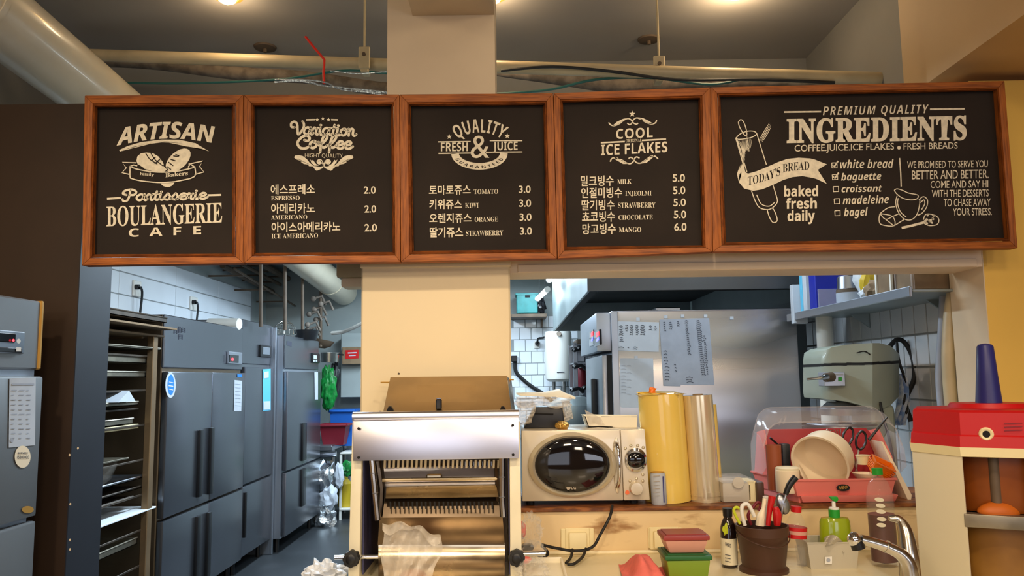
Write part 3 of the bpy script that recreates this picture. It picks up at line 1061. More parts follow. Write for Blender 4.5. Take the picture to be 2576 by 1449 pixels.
o = part('teal_cable', MB().tube([W(1250, 236, 4.2), W(1380, 226, 4.2), W(1500, 200, 4.15), W(1640, 196, 4.1), W(1790, 212, 4.1), W(1900, 190, 4.1)], .007, 6, smooth=6), 'wire_teal')
tag(o, 'teal cable slung over the third and fourth menu boards', 'cable')
o = part('black_cable', MB().tube([W(1260, 178, 4.02), W(1390, 168, 4.02), W(1540, 180, 4.02), W(1700, 200, 4.0), W(1900, 200, 4.0), W(2100, 208, 4.0)], .008, 6, smooth=6), 'black_rubber')
tag(o, 'black cable lying along the beige pipe', 'cable')
o = part('red_ribbon', MB().tube([W(768, 92, 4.0), W(792, 122, 4.0), W(816, 150, 4.0), W(814, 182, 4.0), W(815, 210, 3.98)], .007, 6), 'wire_red')
tag(o, 'thin red ribbon tied around the overhead beige pipe', 'ribbon')
o = part('red_ribbon', MB().box(W(2247, 212, 3.96), W(2258, 188, 3.95)), 'wire_red')
tag(o, 'short red tape hanging above the INGREDIENTS board', 'ribbon')
random.seed(5)
pts = [W(690, 203, 3.9), W(760, 206, 3.9), W(815, 212, 3.9), (W(870, 226, 3.88)), W(968, 236, 3.85), W(1080, 246, 3.8)]
mb = MB()
for k in range(3):
    mb.tube([p + Vector((random.uniform(-.01, .01), 0, random.uniform(-.012, .012))) for p in pts], .004, 5, smooth=5)
mb.tube([W(830, 178, 3.9), W(900, 185, 3.9), W(968, 181, 3.9), W(1060, 186, 3.9)], .003, 5, smooth=4)
o = part('foil_garland', mb, 'foil'); tag(o, 'silver foil garland strand above the second menu board', 'garland')

# ceiling spots, recessed discs
for i, (x, y) in enumerate(((572, -13), (1238, -14), (1850, -24))):
    c = WZ(x, y, ZC)
    t = thing('ceiling_spot', ['glowing warm ceiling spot above the first two boards', 'glowing warm ceiling spot beside the pillar top', 'glowing warm ceiling spot above the COOL and INGREDIENTS boards'][i], 'ceiling light', c, 'warm ceiling spots')
    part('housing', MB().lathe([(0, 0), (.075, 0), (.08, -.012), (.06, -.016), (.055, -.006), (0, -.006)], c, 24), 'gold_trim', t)
    part('bulb', MB().blob(c - Vector((0, 0, .02)), (.05, .05, .03), sub=2), 'lamp_glow', t)
    point(c - Vector((0, 0, .12)), (3.5, 4.5, 10)[i], (1, .74, .45), .05)
for i, (x, y) in enumerate(((667, 118), (1632, 98))):
    c = WZ(x, y, ZC)
    t = thing('ceiling_fitting', ['small dark ceiling fitting over the second menu board', 'small dark ceiling fitting near the hanger rod over the fourth board'][i], 'ceiling fitting', c, 'dark ceiling fittings')
    part('plate', MB().lathe([(0, 0), (.07, 0), (.065, -.01), (.03, -.014), (0, -.014)], c, 20), 'pipe_brown', t)
    part('nozzle', MB().cyl(c, c - Vector((0, 0, .035)), .012, seg=8), 'pipe_brown', t)

# ================================================================= FRIDGES
def fridge(label, X, ynear, yfar, ztop, zh, zmid, cols, mside, depth=.8, seam=None, handles=(), zb=.12, proud=.03):
    t = thing('upright_fridge', label, 'fridge', (X - depth / 2, (ynear + yfar) / 2, 0), 'stainless upright fridges')
    part('body', MB().box((X - depth, ynear, zb), (X - .012, yfar, ztop), .006), mside, t)
    part('header_panel', MB().box((X - .02, ynear, zh + .012), (X, yfar, ztop), .006), 'steel_fridge', t)
    ys = [ynear] + (seam or []) + [yfar]
    for c in range(len(ys) - 1):
        for (za, zb_) in ((zmid + .008, zh - .012), (zb + .02, zmid - .008)):
            dr = part('door', MB().box((X - .01, ys[c] + .004, za), (X + proud, ys[c + 1] - .004, zb_), .008, 2), 'steel_fridge', t)
            for hd in handles:
                if hd[0] == c and (hd[3] > zmid) == (za > zmid):
                    part('handle', MB().box((X + proud - .005, hd[1], hd[2]), (X + proud + .022, hd[1] + hd[4], hd[3]), .008, 2), 'black_plastic', dr)
    for yy in (ynear + .06, yfar - .06):
        part('foot', MB().cyl((X - .06, yy, 0), (X - .06, yy, zb), .02, seg=10), 'black_plastic', t)
        part('foot', MB().cyl((X - depth + .06, yy, 0), (X - depth + .06, yy, zb), .02, seg=10), 'black_plastic', t)
    return t


# fridge 1
X1 = -2.14
yn = WX(411, 930, X1).y; yf = WX(609, 940, X1).y
zt = WX(413, 790, X1).z; zh = WX(412, 930, X1).z; zm = WX(392, 1312, X1).z
ysm = WX(525, 940, X1).y
def zy(x, y, X): 
    p = WX(x, y, X); return p.y, p.z
h1 = []
for c, (xa, xb, yt, yb) in ((0, (501, 514, 1082, 1250)), (1, (529, 540, 1076, 1243)), (0, (494, 507, 1300, 1460)), (1, (522, 534, 1290, 1450))):
    ya = WX(xa, yt, X1 + .04).y
    h1.append((c, ya, WX(xa, yb, X1 + .04).z, WX(xa, yt, X1 + .04).z, .06))
fr1 = fridge('large four-door steel fridge beside the tray rack, blue oval sticker', X1, yn, yf, zt, zh, zm, 2, 'steel_brown_reflect', .75, [ysm], h1)
pf = X1 + .031
def plx(X):
    return lambda x, y: WX(x, y, X)
P = Print(plx(pf + .0012)); P.ellipse(429, 969, 13, 32, 0, 28); P.done('sticker', 'paper', fr1)
P = Print(plx(pf + .002)); P.ellipse(430, 968, 8.5, 26, 0, 24); P.done('sticker', 'blue_ink', fr1)
P = Print(plx(pf + .003)); P.stroke([(425, 961), (436, 963)], 2, 0); P.stroke([(424, 970), (436, 972)], 3, 0); P.stroke([(425, 979), (436, 981)], 2, 0); P.done('print', 'paper', fr1)
P = Print(plx(pf + .0015)); P.poly([(590, 956), (609, 958), (607, 1034), (588, 1034)]); P.done('notice', 'paper', fr1)
P = Print(plx(pf + .0025)); 
for k in range(7): P.stroke([(592, 966 + k * 9), (605, 967 + k * 9)], 1.6, 0)
P.done('print', 'paper_grey', fr1)
P = Print(plx(pf + .002)); P.poly([(597, 941), (609, 942), (609, 949), (597, 948)]); P.done('sticker', 'blue_ink', fr1)
P = Print(plx(X1 + .002))
for (x, y, w, h) in ((439, 826, 7, 14), (450, 822, 4, 16), (458, 825, 8, 12), (450, 842, 9, 12)):
    for k in range(3):
        P.stroke([(x, y + k * h / 3), (x + w, y + 1 + k * h / 3)], 1.8, 0)
    P.stroke([(x, y), (x, y + h)], 2, 0); P.stroke([(x + w, y), (x + w, y + h)], 1.6, 0)
P.done('badge', 'ink', fr1)
a = WX(570, 884, X1); b = WX(603, 917, X1)
cp = part('control_panel', MB().box((X1 - .002, a.y, b.z), (X1 + .02, b.y, a.z), .005), 'steel_light', fr1)
a = WX(577, 892, X1 + .021); b = WX(600, 913, X1 + .021)
part('display', MB().box((X1 + .015, a.y, b.z), (X1 + .023, b.y, a.z), .002), 'screen', cp)
P = Print(plx(X1 + .025)); P.ellipse(585, 904, 3.4, 4); P.done('light', 'led_red', cp)

# fridge 2
yn2 = yf + .05
X2 = -2.16
yf2 = WX(681, 940, X2).y
zt2 = W(603, 803, yn2).z
zh2 = WX(650, 921, X2).z; zm2 = WX(612, 1219, X2).z
fr2 = fridge('tall steel fridge between the four-door one and the narrow one', X2, yn2, yf2, zt2, zh2, zm2, 1, 'steel', .74, None,
             [(0, yn2 + .02, WX(607, 1350, X2).z, zm2 - .05, .03)])  # dark bar on the lower door stands in for the first fridge's edge shadow
a = WX(651, 867, X2); b = WX(677, 900, X2)
cp = part('control_panel', MB().box((X2 - .002, a.y, b.z), (X2 + .02, b.y, a.z), .005), 'black_plastic', fr2)
a = WX(656, 873, X2); b = WX(672, 893, X2)
part('display', MB().box((X2 + .015, a.y, b.z), (X2 + .024, b.y, a.z), .002), 'steel_light', cp)
P = Print(plx(X2 + .034)); P.poly([(661, 929), (681, 928), (681, 1032), (662, 1034)]); P.done('poster', 'cyan_file', fr2)
P = Print(plx(X2 + .036)); P.poly([(663, 1010), (680, 1009), (680, 1030), (663, 1031)]); P.poly([(664, 936), (676, 934), (676, 950), (664, 952)]); P.done('print', 'paper', fr2)
# corner panels between second and third fridge
t = thing('filler_sheet', 'narrow upright steel filler sheet beside the third fridge', 'panel', (-2.4, yf2 + .06, 0))
part('sheet', MB().box((-2.75, yf2 + .006, 0.0), (-2.15, yf2 + .02, 1.98), .003), 'steel_light', t)
part('edge_strip', MB().box((-2.15, yf2 + .004, 0.0), (-2.12, yf2 + .034, 1.98), .004), 'steel_light', t)

# fridge 3
X3 = -2.05
yn3 = WX(716, 940, X3).y; yf3 = WX(801, 940, X3).y
zt3 = WX(716, 842, X3).z; zh3 = WX(716, 931, X3).z; zm3 = WX(713, 1187, X3).z
hs = [(0, WX(757, 1110, X3 + .03).y, WX(757, 1157, X3).z, WX(757, 1064, X3).z, .14), (0, WX(755, 1220, X3 + .03).y, WX(755, 1270, X3).z, WX(755, 1178, X3).z, .14)]
fr3 = fridge('narrow two-door steel fridge with short black oval handles', X3, yn3, yf3, zt3, zh3, zm3, 1, 'steel_light', .7, None, hs)
a = WX(783, 888, X3); b = WX(801, 914, X3)
cp = part('control_panel', MB().box((X3 - .002, a.y, b.z), (X3 + .02, b.y - .02, a.z), .005), 'black_plastic', fr3)
P = Print(plx(X3 + .022)); P.poly([(789, 893), (797, 894), (797, 903), (789, 902)]); P.poly([(788, 905), (792, 905), (792, 910), (788, 910)]); P.poly([(794, 905), (798, 905), (798, 910), (794, 910)]); P.done('display', 'paper', cp)
P = Print(plx(X3 + .033)); P.poly([(791, 936), (800, 936), (800, 1005), (792, 1005)]); P.done('notice', 'paper', fr3)
P = Print(plx(X3 + .002)); P.poly([(722, 857), (734, 860), (734, 872), (722, 869)]); P.done('badge', 'ink', fr3)

# things on top of the fridges
o = part('paper_roll', MB().tube([W(520, 814, 6.2) + Vector((0, .05, 0)), W(602, 815, 6.2)], .045, 20), 'white_plastic')
tag(o, 'white paper roll lying on top of the four-door fridge', 'roll')
c = W(716, 842, 7.5)
random.seed(2)
mb = MB()
for k in range(7):
    ang = k * PI / 7
    mb.tube([c + Vector((.11 * math.cos(ang) * math.cos(u), .11 * math.sin(ang) * math.cos(u), .13 * math.sin(u))) for u in [PI * j / 10 for j in range(11)]], .003, 5)
for zz in (0, .05, .1):
    rr = .11 * math.sqrt(max(0, 1 - (zz / .13) ** 2))
    mb.tube([c + Vector((rr * math.cos(2 * PI * j / 16), rr * math.sin(2 * PI * j / 16), zz)) for j in range(17)], .003, 5)
o = part('wire_basket', mb, 'chrome_worn'); tag(o, 'domed wire basket upside down on the narrow fridge', 'basket')
c = W(770, 848, 7.9)
o = part('dark_pot', MB().lathe([(0, 0), (.1, 0), (.12, .07), (.125, .1), (.11, .1), (.1, .02), (0, .02)], c - Vector((0, 0, .03)), 20), 'black_plastic')
tag(o, 'dark pan resting on the narrow fridge', 'pan')

# foreground fridge at the shop side
XF = -1.64
ynf, yff = 1.95, WX(97, 940, XF).y
ztf = WX(95, 757, XF).z; zhf = WX(50, 938, XF).z; zmf = WX(50, 1311, XF).z
MT['steel_fridge'], keep_ = MT['steel_warm'], MT['steel_fridge']
ff = fridge('steel fridge standing in front of the dark wall, paper notice on door', XF, ynf, yff, ztf, zhf, zmf, 1, 'steel_light', .7, None, [(0, 2.02, zmf + .1, zhf - .3, .04)], proud=.02)
MT['steel_fridge'] = keep_
part('edge_strip', MB().box((XF - .02, yff - .012, zhf + .012), (XF + .006, yff + .004, ztf + .002), .004), 'gold_trim', ff)  # gold colour paints the warm light on the header's rounded edge
for (x0, y0, x1, y1, m, zz) in ((-40, 826, 61, 890, 'steel', .006), (-40, 832, 40, 862, 'screen', .012), (-40, 870, 57, 888, 'black_plastic', .014)):
    a = WX(x0, y0, XF + zz); b = WX(x1, y1, XF + zz)
    part('control_panel' if zz == .006 else 'display', MB().box((XF - .001, a.y, b.z), (XF + zz, b.y, a.z), .003), m, ff)
P = Print(plx(XF + .016)); P.ellipse(47, 858, 5, 6); P.poly([(41, 873), (53, 874), (53, 884), (41, 884)]); P.done('button', 'white_plastic', ff)
P = Print(plx(XF + .0175)); P.ellipse(34, 856, 3, 3.4); P.done('light', 'led_red', ff)
P = Print(plx(XF + .022)); P.poly([(24, 951), (90, 950), (88, 1120), (22, 1126)]); P.done('notice', 'paper', ff)
P = Print(plx(XF + .0232)); P.stroke([(30, 967), (86, 967)], 5, 0)
for k in range(11):
    for j in range(3):
        P.stroke([(29 + j * 19, 982 + k * 12), (29 + j * 19 + random.uniform(5, 14), 982 + k * 12)], 2.4, 0)
P.ellipse(30, 1108, 4, 5)
P.done('print', 'paper_grey', ff)
P = Print(plx(XF + .0222)); P.ellipse(57, 1149, 20, 28, 0, 28); P.done('sticker', 'cream_ware', ff)
P = Print(plx(XF + .0236)); P.text('b', 'SERVICE', 45, 70, 1142, 1142, 4.5); P.text('b', '1588-0000'.replace('-', ''), 43, 73, 1154, 1154, 8); P.done('print', 'ink', ff)
P = Print(plx(XF + .0222)); P.ellipse(70, 1282, 15, 9, 0, 24); P.done('sticker', 'gold_trim', ff)

# ================================================================= TRAY RACK
XRK = -2.19
rk = thing('tray_rack', 'tall steel tray rack just behind the dark wall end', 'rack', (-2.4, 4.4, 0))
for (x, y) in ((XRK + .055, 4.02), (XRK + .055, 4.74), (-2.73, 4.02), (-2.73, 4.74)):
    part('post', MB().box((x - .03, y - .03, .08), (x + .01, y + .03, 1.78), .004), 'rack_post', rk)
    part('caster', MB().lathe([(0, -.02), (.04, -.02), (.04, .02), (0, .02)], (x, y, .045), 16, M=Matrix.Rotation(PI / 2, 4, 'Y')), 'black_rubber', rk)
for z in (.1, 1.76):
    part('crossbar', MB().box((-2.74, 4.0, z), (XRK, 4.03, z + .03), .003).box((-2.74, 4.7, z), (XRK, 4.73, z + .03), .003), 'rack_post', rk)
for k in range(8):
    z = .25 + k * .2
    part('runner', MB().box((XRK + .024, 4.0, z), (XRK + .03, 4.74, z + .012), .002), 'tray_dark', rk)
    part('runner', MB().box((-2.72, 4.0, z), (-2.71, 4.74, z + .012), .002), 'tray_dark', rk)
trs = [(446, 826, .012, 'carton', 'sheet of brown cardboard topmost on the tray rack'),
       (420, 800, .03, 'tray_dark', 'dark baking tray second from the rack top'),
       (414, 844, .012, 'carton', 'flattened brown carton between the upper trays of the rack'),
       (404, 877, .012, 'tray_metal', 'thin bright tray sticking out below the cartons'),
       (382, 900, .035, 'tray_metal', 'deep tray with rounded corner under the thin bright tray'),
       (368, 936, .03, 'tray_metal', 'deep pale-rimmed tray on the rack above the single bright sheet'),
       (386, 980, .008, 'tray_metal', 'single bright metal sheet at eye height of the rack'),
       (349, 1010, .02, 'tray_metal', 'stacked tray carrying a folded white paper'),
       (350, 1026, .01, 'tray_dark', 'dark thin tray below the paper-topped tray'),
       (336, 1052, .03, 'tray_metal', 'small pale tray standing on the cream board'),
       (350, 1066, .025, 'cream_plastic', 'cream plastic board with thick edge in the rack'),
       (326, 1150, .01, 'tray_metal', 'thin sheet right above the glass bowl in the rack'),
       (374, 1193, .012, 'steel', 'bright tray carrying the glass bowl'),
       (357, 1222, .012, 'tray_dark', 'dim tray under the bowl tray'),
       (335, 1248, .012, 'tray_dark', 'dim tray above the white board'),
       (393, 1273, .01, 'board_white', 'large white board jutting from the rack'),
       (346, 1352, .035, 'tray_metal', 'low worn tray near the rack foot')]
for i, (x, y, th, m, lb) in enumerate(trs):
    p = WX(x, y, XRK + .02)
    xr_ = XRK + .018
    if p.y > 4.82:
        p = W(x, y, 4.82)
        xr_ = p.x
    yb = p.y
    z = p.z
    tilt = 0
    mb = MB()
    y0 = 3.98
    x0, x1 = -2.7, xr_
    if m in ('carton', 'board_white', 'cream_plastic') or th < .011:
        mb.box((x0, y0, z - th), (x1, yb, z), .002)
    else:
        mb.box((x0, y0, z - th), (x1, yb, z - th + .004))
        for (a, b) in (((x0, y0, z - th), (x0 + .006, yb, z)), ((x1 - .006, y0, z - th), (x1, yb, z)), ((x0, y0, z - th), (x1, y0 + .006, z)), ((x0, yb - .006, z - th), (x1, yb, z))):
            mb.box(a, b)
        mb.tube([(x1, y0, z), (x1, yb, z)], .005, 6)
    nm = {'carton': 'cardboard_sheet', 'board_white': 'white_board', 'cream_plastic': 'plastic_board'}.get(m, 'baking_tray')
    o = part(nm, mb, m)
    tag(o, lb, 'board' if nm != 'baking_tray' else 'tray', 'trays and boards in the rack')
p = WX(318, 1160, XRK - .15)
o = part('glass_bowl', MB().lathe([(0, 0), (.06, 0), (.1, .035), (.125, .1), (.13, .115), (.12, .1), (.09, .04), (0, .008)], (-2.25, 4.3, WX(374, 1193, XRK).z), 24), 'bottle_clear')
tag(o, 'glass bowl standing on a tray in the rack', 'bowl')
p = WX(340, 1008, XRK)
o = part('folded_paper', MB().prism([(-2.12, 4.3, p.z + .0), (-2.12, 4.5, p.z), (-2.12, 4.42, p.z + .06)], (-.12, 0, 0)), 'paper'); tag(o, 'folded white paper standing on a tray of the rack', 'paper')

# wall sockets with plugs above the fridges
for i, (x0, y0, x1, y1, cx, cy0, cy1) in enumerate(((333, 704, 350, 748, 344, 722, 790), (477, 745, 493, 783, 487, 760, 806))):
    a = WX(x0, y0, XL + .014); b = WX(x1, y1, XL + .014)
    t = thing('wall_socket', ['white socket with black plug above the tray rack', 'white socket with black plug above the four-door fridge'][i], 'socket', (XL + .014, (a.y + b.y) / 2, b.z), 'sockets on the white tiled wall')
    part('plate', MB().box((XL + .013, a.y, b.z), (XL + .03, b.y, a.z), .004), 'white_plastic', t)
    c = WX(cx, cy0, XL + .04)
    part('plug', MB().cyl((XL + .03, c.y, c.z), (XL + .06, c.y, c.z), .02, seg=12), 'black_plastic', t)
    e = WX(cx + 2, cy1, XL + .04)
    part('cord', MB().tube([(XL + .07, c.y, c.z), (XL + .07, c.y + .03, c.z - .06), (XL + .05, e.y, e.z - .1)], .01, 6, smooth=5), 'black_plastic', t)

# gas and water pipes along the left kitchen wall, vertical rods
for i, (pa, pb, r) in enumerate((((560, 668), (880, 838), .03), ((610, 665), (890, 815), .02), ((655, 662), (900, 800), .035), ((590, 676), (876, 852), .012))):
    a = WX(*pa, XL + .1 + .09 * i); b = WX(*pb, XL + .1 + .09 * i)
    if b.y > 9.4:
        b = a + (b - a) * ((9.4 - a.y) / (b.y - a.y))
    o = thing('gas_pipe', '', '', a)
    part('tube', MB().tube([a, b], r, 10), 'pipe_brown', o)
    for k in (.15, .5, .85):
        c = a * (1 - k) + b * k
        part('hanger', MB().box((XL + .013, c.y - .01, c.z - .008), (c.x, c.y + .01, c.z + .008)), 'pipe_brown', o)
    tag(o, ['thick brown pipe lowest along the tiled kitchen wall', 'brown pipe running under the white duct, second along the wall', 'widest brown pipe next to the white duct', 'thin brown line beneath the wall pipes'][i], 'pipe', 'pipes along the kitchen wall')
for i, (x, y0, y1, Yd) in enumerate(((655, 660, 822, 6.6), (716, 660, 830, 7.4), (760, 690, 846, 8.0), (806, 735, 872, 8.7))):
    a = W(x, y0, Yd); b = W(x + 1, y1, Yd)
    o = part('hanging_rod', MB().cyl((a.x, Yd, 2.8), b, .016, seg=10), 'pipe_brown')
    tag(o, ['vertical brown rod above the tall middle fridge', 'vertical brown rod beside the wire basket', 'vertical brown rod behind the narrow fridge', 'vertical brown rod ending at the hanging wok'][i], 'rod', 'vertical rods from the kitchen ceiling')
random.seed(11)
t = thing('gas_valves', 'cluster of brown valves and pipe elbows below the duct', 'valves', W(785, 790, 8.5))
for k in range(7):
    c = W(775 + random.uniform(-5, 35), 752 + k * 13, 8.4 + random.uniform(-.1, .1))
    part('valve', MB().tube([c, c + Vector((.09, 0, .03)), c + Vector((.12, .05, -.06))], .014, 8).blob(c, (.03, .03, .03), sub=2), 'insulation', t)
o = part('white_hose', MB().tube([W(835, 838, 8.9), W(862, 835, 8.8), W(890, 824, 8.6), W(925, 806, 8.4)], .022, 8, smooth=5), 'white_plastic'); tag(o, 'white hose curving behind the pillar under the duct', 'hose')
a = W(848, 662, 3.18); b = W(905, 722, 3.18)
t = thing('duct_box', 'beige wrapped duct elbow touching the pillar top', 'duct', (a.x + .08, 3.2, b.z))
part('body', MB().box((a.x, 3.16, W(850, 700, 3.18).z), (pl.x - .001, 3.29, 2.3), .012, 2), 'pipe_beige', t)
part('outlet', MB().box((a.x + .018, 3.17, b.z), (pl.x - .001, 3.28, W(850, 700, 3.18).z), .008, 2), 'lintel_paint', t)

# ================================================================= FAR END, LEFT SIDE
wp = part('wall_cupboard', MB().box((W(862, 910, 9.3).x, 9.2, W(880, 1000, 9.2).z), (W(940, 910, 9.3).x, 9.46, W(880, 838, 9.2).z), .006), 'kitchen_wall')
tag(wp, 'grey cupboard on the far wall behind the pillar edge', 'cupboard')
a = W(863, 874, 9.15); b = W(915, 916, 9.15)
t = thing('carton_box', 'small carton with red label on the far wall', 'box', (a.x + .1, 9.18, b.z))
part('body', MB().box((a.x, 9.1, b.z), (b.x, 9.2, a.z), .004), 'carton', t)
P = Print(lambda x, y: W(x, y, 9.097)); P.poly([(869, 881), (902, 880), (902, 901), (869, 903)]); P.done('label', 'red_plastic', t)
P = Print(lambda x, y: W(x, y, 9.094)); P.stroke([(875, 888), (897, 887)], 3, 0); P.stroke([(878, 895), (895, 894)], 2, 0); P.done('print', 'paper', t)
# wok, strainer, bags
M_ = Matrix.Rotation(D(70), 4, 'X')
c = W(806, 862, 8.8)
o = part('hanging_wok', MB().lathe([(0, -.06), (.06, -.055), (.12, -.02), (.15, .04), (.145, .04), (.11, -.01), (.05, -.045), (0, -.05)], c, 24, M=Matrix.Rotation(D(12), 4, 'Y')), 'pipe_brown'); tag(o, 'brown wok hanging next to the narrow fridge', 'wok')
c = W(826, 900, 8.85)
t = thing('steel_strainer', 'round steel strainer hanging above the green bag', 'strainer', c)
part('bowl', MB().lathe([(0, -.05), (.11, -.05), (.12, .05), (.13, .05), (.13, .055), (.11, .055), (.1, -.04), (0, -.04)], c, 24), 'chrome_worn', t)
part('handle', MB().tube([c + Vector((.1, 0, .04)), c + Vector((.17, 0, .03))], .01, 6), 'black_plastic', t)
o = part('green_bag', MB().blob(W(826, 976, 8.8), (.085, .06, .24), .25, 9, 4), 'green_bag'); tag(o, 'green plastic bag hanging beside the narrow fridge', 'bag')
o = part('dark_bag', MB().blob(W(843, 955, 8.95), (.05, .04, .2), .3, 9, 3), 'black_plastic'); tag(o, 'black bag hanging behind the green bag', 'bag')
# blue bin, red basket
def bin_(name, label, cat, x0, y0, x1, y1, Y, m, dpt=.3, taper=.85):
    a = W(x0, y0, Y); b = W(x1, y1, Y)
    t = thing(name, label, cat, ((a.x + b.x) / 2, Y + dpt / 2, b.z))
    cx = (a.x + b.x) / 2; w = (b.x - a.x) / 2; cy = Y + dpt / 2; d2 = dpt / 2
    def ring(k, z, e=0): return [Vector((cx + sx * (w * k - e), cy + sy * (d2 * k - e), z)) for sx, sy in ((-1, -1), (1, -1), (1, 1), (-1, 1))]
    mb = MB()
    bm = mb.bm
    rr = [ring(taper, b.z), ring(1, a.z), ring(1, a.z, .015), ring(taper, b.z + .02, .015)]
    vs = [[bm.verts.new(p) for p in r_] for r_ in rr]
    for u, v in zip(vs, vs[1:]):
        for k in range(4):
            bm.faces.new((u[k], u[(k + 1) % 4], v[(k + 1) % 4], v[k]))
    bm.faces.new(vs[0][::-1]); bm.faces.new(vs[-1])
    part('body', mb, m, t)
    rim = MB()
    q = ring(1.03, a.z - .012)
    for k in range(4):
        rim.tube([q[k], q[(k + 1) % 4]], .016, 8)
    part('rim', rim, m, t)
    return t


bin_('blue_bin', 'blue plastic tub behind the maroon basket', 'tub', 830, 1032, 892, 1122, 9.0, 'blue_bin')
bin_('maroon_basket', 'maroon plastic basket on the steel work table', 'basket', 803, 1068, 870, 1120, 8.7, 'maroon_plastic', .25, .75)
t = thing('steel_sink_table', 'steel sink table beyond the narrow fridge', 'table', (-2.1, 8.9, 0))
zt_ = W(830, 1120, 8.6).z
part('top', MB().box((-2.5, 8.55, zt_ - .06), (W(838, 1120, 8.6).x, 9.3, zt_), .01), 'steel', t)
part('rail', MB().tube([W(797, 1146, 8.5), W(846, 1142, 8.5)], .03, 10), 'steel', t)
part('shelf', MB().box((-2.5, 8.6, zt_ - .35), (W(836, 1120, 8.6).x, 9.3, zt_ - .32), .004), 'steel', t)
for x in (-2.45, W(835, 1120, 8.6).x):
    part('leg', MB().cyl((x, 8.65, 0), (x, 8.65, zt_ - .05), .02, seg=10), 'steel', t)
    part('leg', MB().cyl((x, 9.25, 0), (x, 9.25, zt_ - .05), .02, seg=10), 'steel', t)
random.seed(4)
for k, (x, y, r) in enumerate(((812, 1198, .1), (826, 1250, .09), (815, 1300, .11))):
    o = part('plastic_bag', MB().blob(W(x, y, 8.45), (r, r * .7, r * 1.4), .35, 9, 3), ['foil', 'white_bag', 'foil'][k])
    tag(o, ['shiny crumpled bag hanging from the sink table rail', 'pale bag hanging in the middle under the sink table', 'lowest crumpled silver bag under the sink table'][k], 'bag', 'bags under the sink table')
c = W(830, 1163, 8.4)
o = part('steel_scoop', MB().tube([W(808, 1180, 8.4), W(825, 1165, 8.4), W(836, 1168, 8.4)], [.02, .03, .035], 8, smooth=4), 'chrome'); tag(o, 'bright steel scoop handle on the sink table edge', 'scoop')
t = thing('white_side_table', 'small white table with shelf by the far wall', 'table', (-1.85, 8.9, 0))
zz = W(870, 1136, 8.9).z
part('top', MB().box((W(860, 1130, 8.9).x, 8.8, zz - .02), (W(905, 1130, 8.9).x, 9.4, zz), .004), 'white_plastic', t)
part('shelf', MB().box((W(860, 1130, 8.9).x, 8.8, .1), (W(905, 1130, 8.9).x, 9.4, .12), .004), 'white_plastic', t)
for x in (W(862, 1130, 8.9).x, W(903, 1130, 8.9).x):
    for y in (8.82, 9.38):
        part('leg', MB().box((x - .012, y - .012, 0), (x + .012, y + .012, zz - .02)), 'white_plastic', t)
o = part('yellow_drum', MB().lathe([(0, 0), (.07, 0), (.075, .02), (.075, .25), (.05, .28), (.03, .3), (.03, .32), (0, .32)], (W(868, 1240, 8.95).x, 8.95, .12), 20), 'yellow_plastic'); tag(o, 'yellow jerrycan on the shelf of the small white table', 'jerrycan')
o = part('green_bag', MB().blob(W(874, 1178, 8.75), (.06, .05, .08), .3, 9, 3), 'green_bag'); tag(o, 'small green bag hooked on the white side table', 'bag')
o = part('white_bag', MB().blob(W(853, 1196, 8.72), (.05, .04, .13), .25, 9, 3), 'white_bag'); tag(o, 'whitish bag hooked on the white side table', 'bag')

# ================================================================= RIGHT KITCHEN
# galvanised hood
YH = 4.6
ha = W(1478, 733, YH); hb = W(1478, 684, YH)
hx1 = XR - .02
t = thing('extractor_hood', 'long galvanised extractor hood over the steel oven', 'hood', ((ha.x + hx1) / 2, 6.3, ha.z))
H0, H1 = ha.z, 2.8
part('front_panel', MB().box((ha.x, YH, H0), (hx1, YH + .015, H1), .002), 'galvanised_shaded', t)
part('side_panel', MB().box((ha.x, YH + .015, H0), (ha.x + .015, 8.6, H1), .002), 'galvanised', t)
part('rear_panel', MB().box((ha.x + .015, 8.585, H0), (hx1, 8.6, H1), .002), 'galvanised', t)
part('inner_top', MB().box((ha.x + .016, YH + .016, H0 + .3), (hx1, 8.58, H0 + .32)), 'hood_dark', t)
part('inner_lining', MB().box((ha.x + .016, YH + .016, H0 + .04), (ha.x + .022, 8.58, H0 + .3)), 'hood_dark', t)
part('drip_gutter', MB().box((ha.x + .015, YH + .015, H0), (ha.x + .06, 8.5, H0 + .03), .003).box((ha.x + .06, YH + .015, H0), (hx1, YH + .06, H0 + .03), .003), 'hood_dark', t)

# fluorescent tubes hanging in a row beside the hood
for i, ((xa, ya), (xb, yb)) in enumerate((((1401, 680), (1382, 703)), ((1376, 729), (1353, 751)))):
    a = WZ(xa, ya, 2.3); b = WZ(xb, yb, 2.3)
    t = thing('fluorescent_lamp', ['glowing tube lamp beside the hood, closer one', 'glowing tube lamp beside the hood above the teal crate'][i], 'lamp', (a + b) / 2, 'tube lamps beside the hood')
    part('tube', MB().tube([a, b], .024, 12), 'tube_glow', t)
    part('cap', MB().tube([a - (b - a) * .06, a], .027, 12), 'white_plastic', t)
    part('cap', MB().tube([b, b + (b - a) * .06], .027, 12), 'white_plastic', t)
    for k in (.2, .8):
        c = a * (1 - k) + b * k
        part('wire', MB().cyl((c.x, c.y, 2.32), (c.x, c.y, 2.8), .0025, seg=6), 'black_plastic', t)

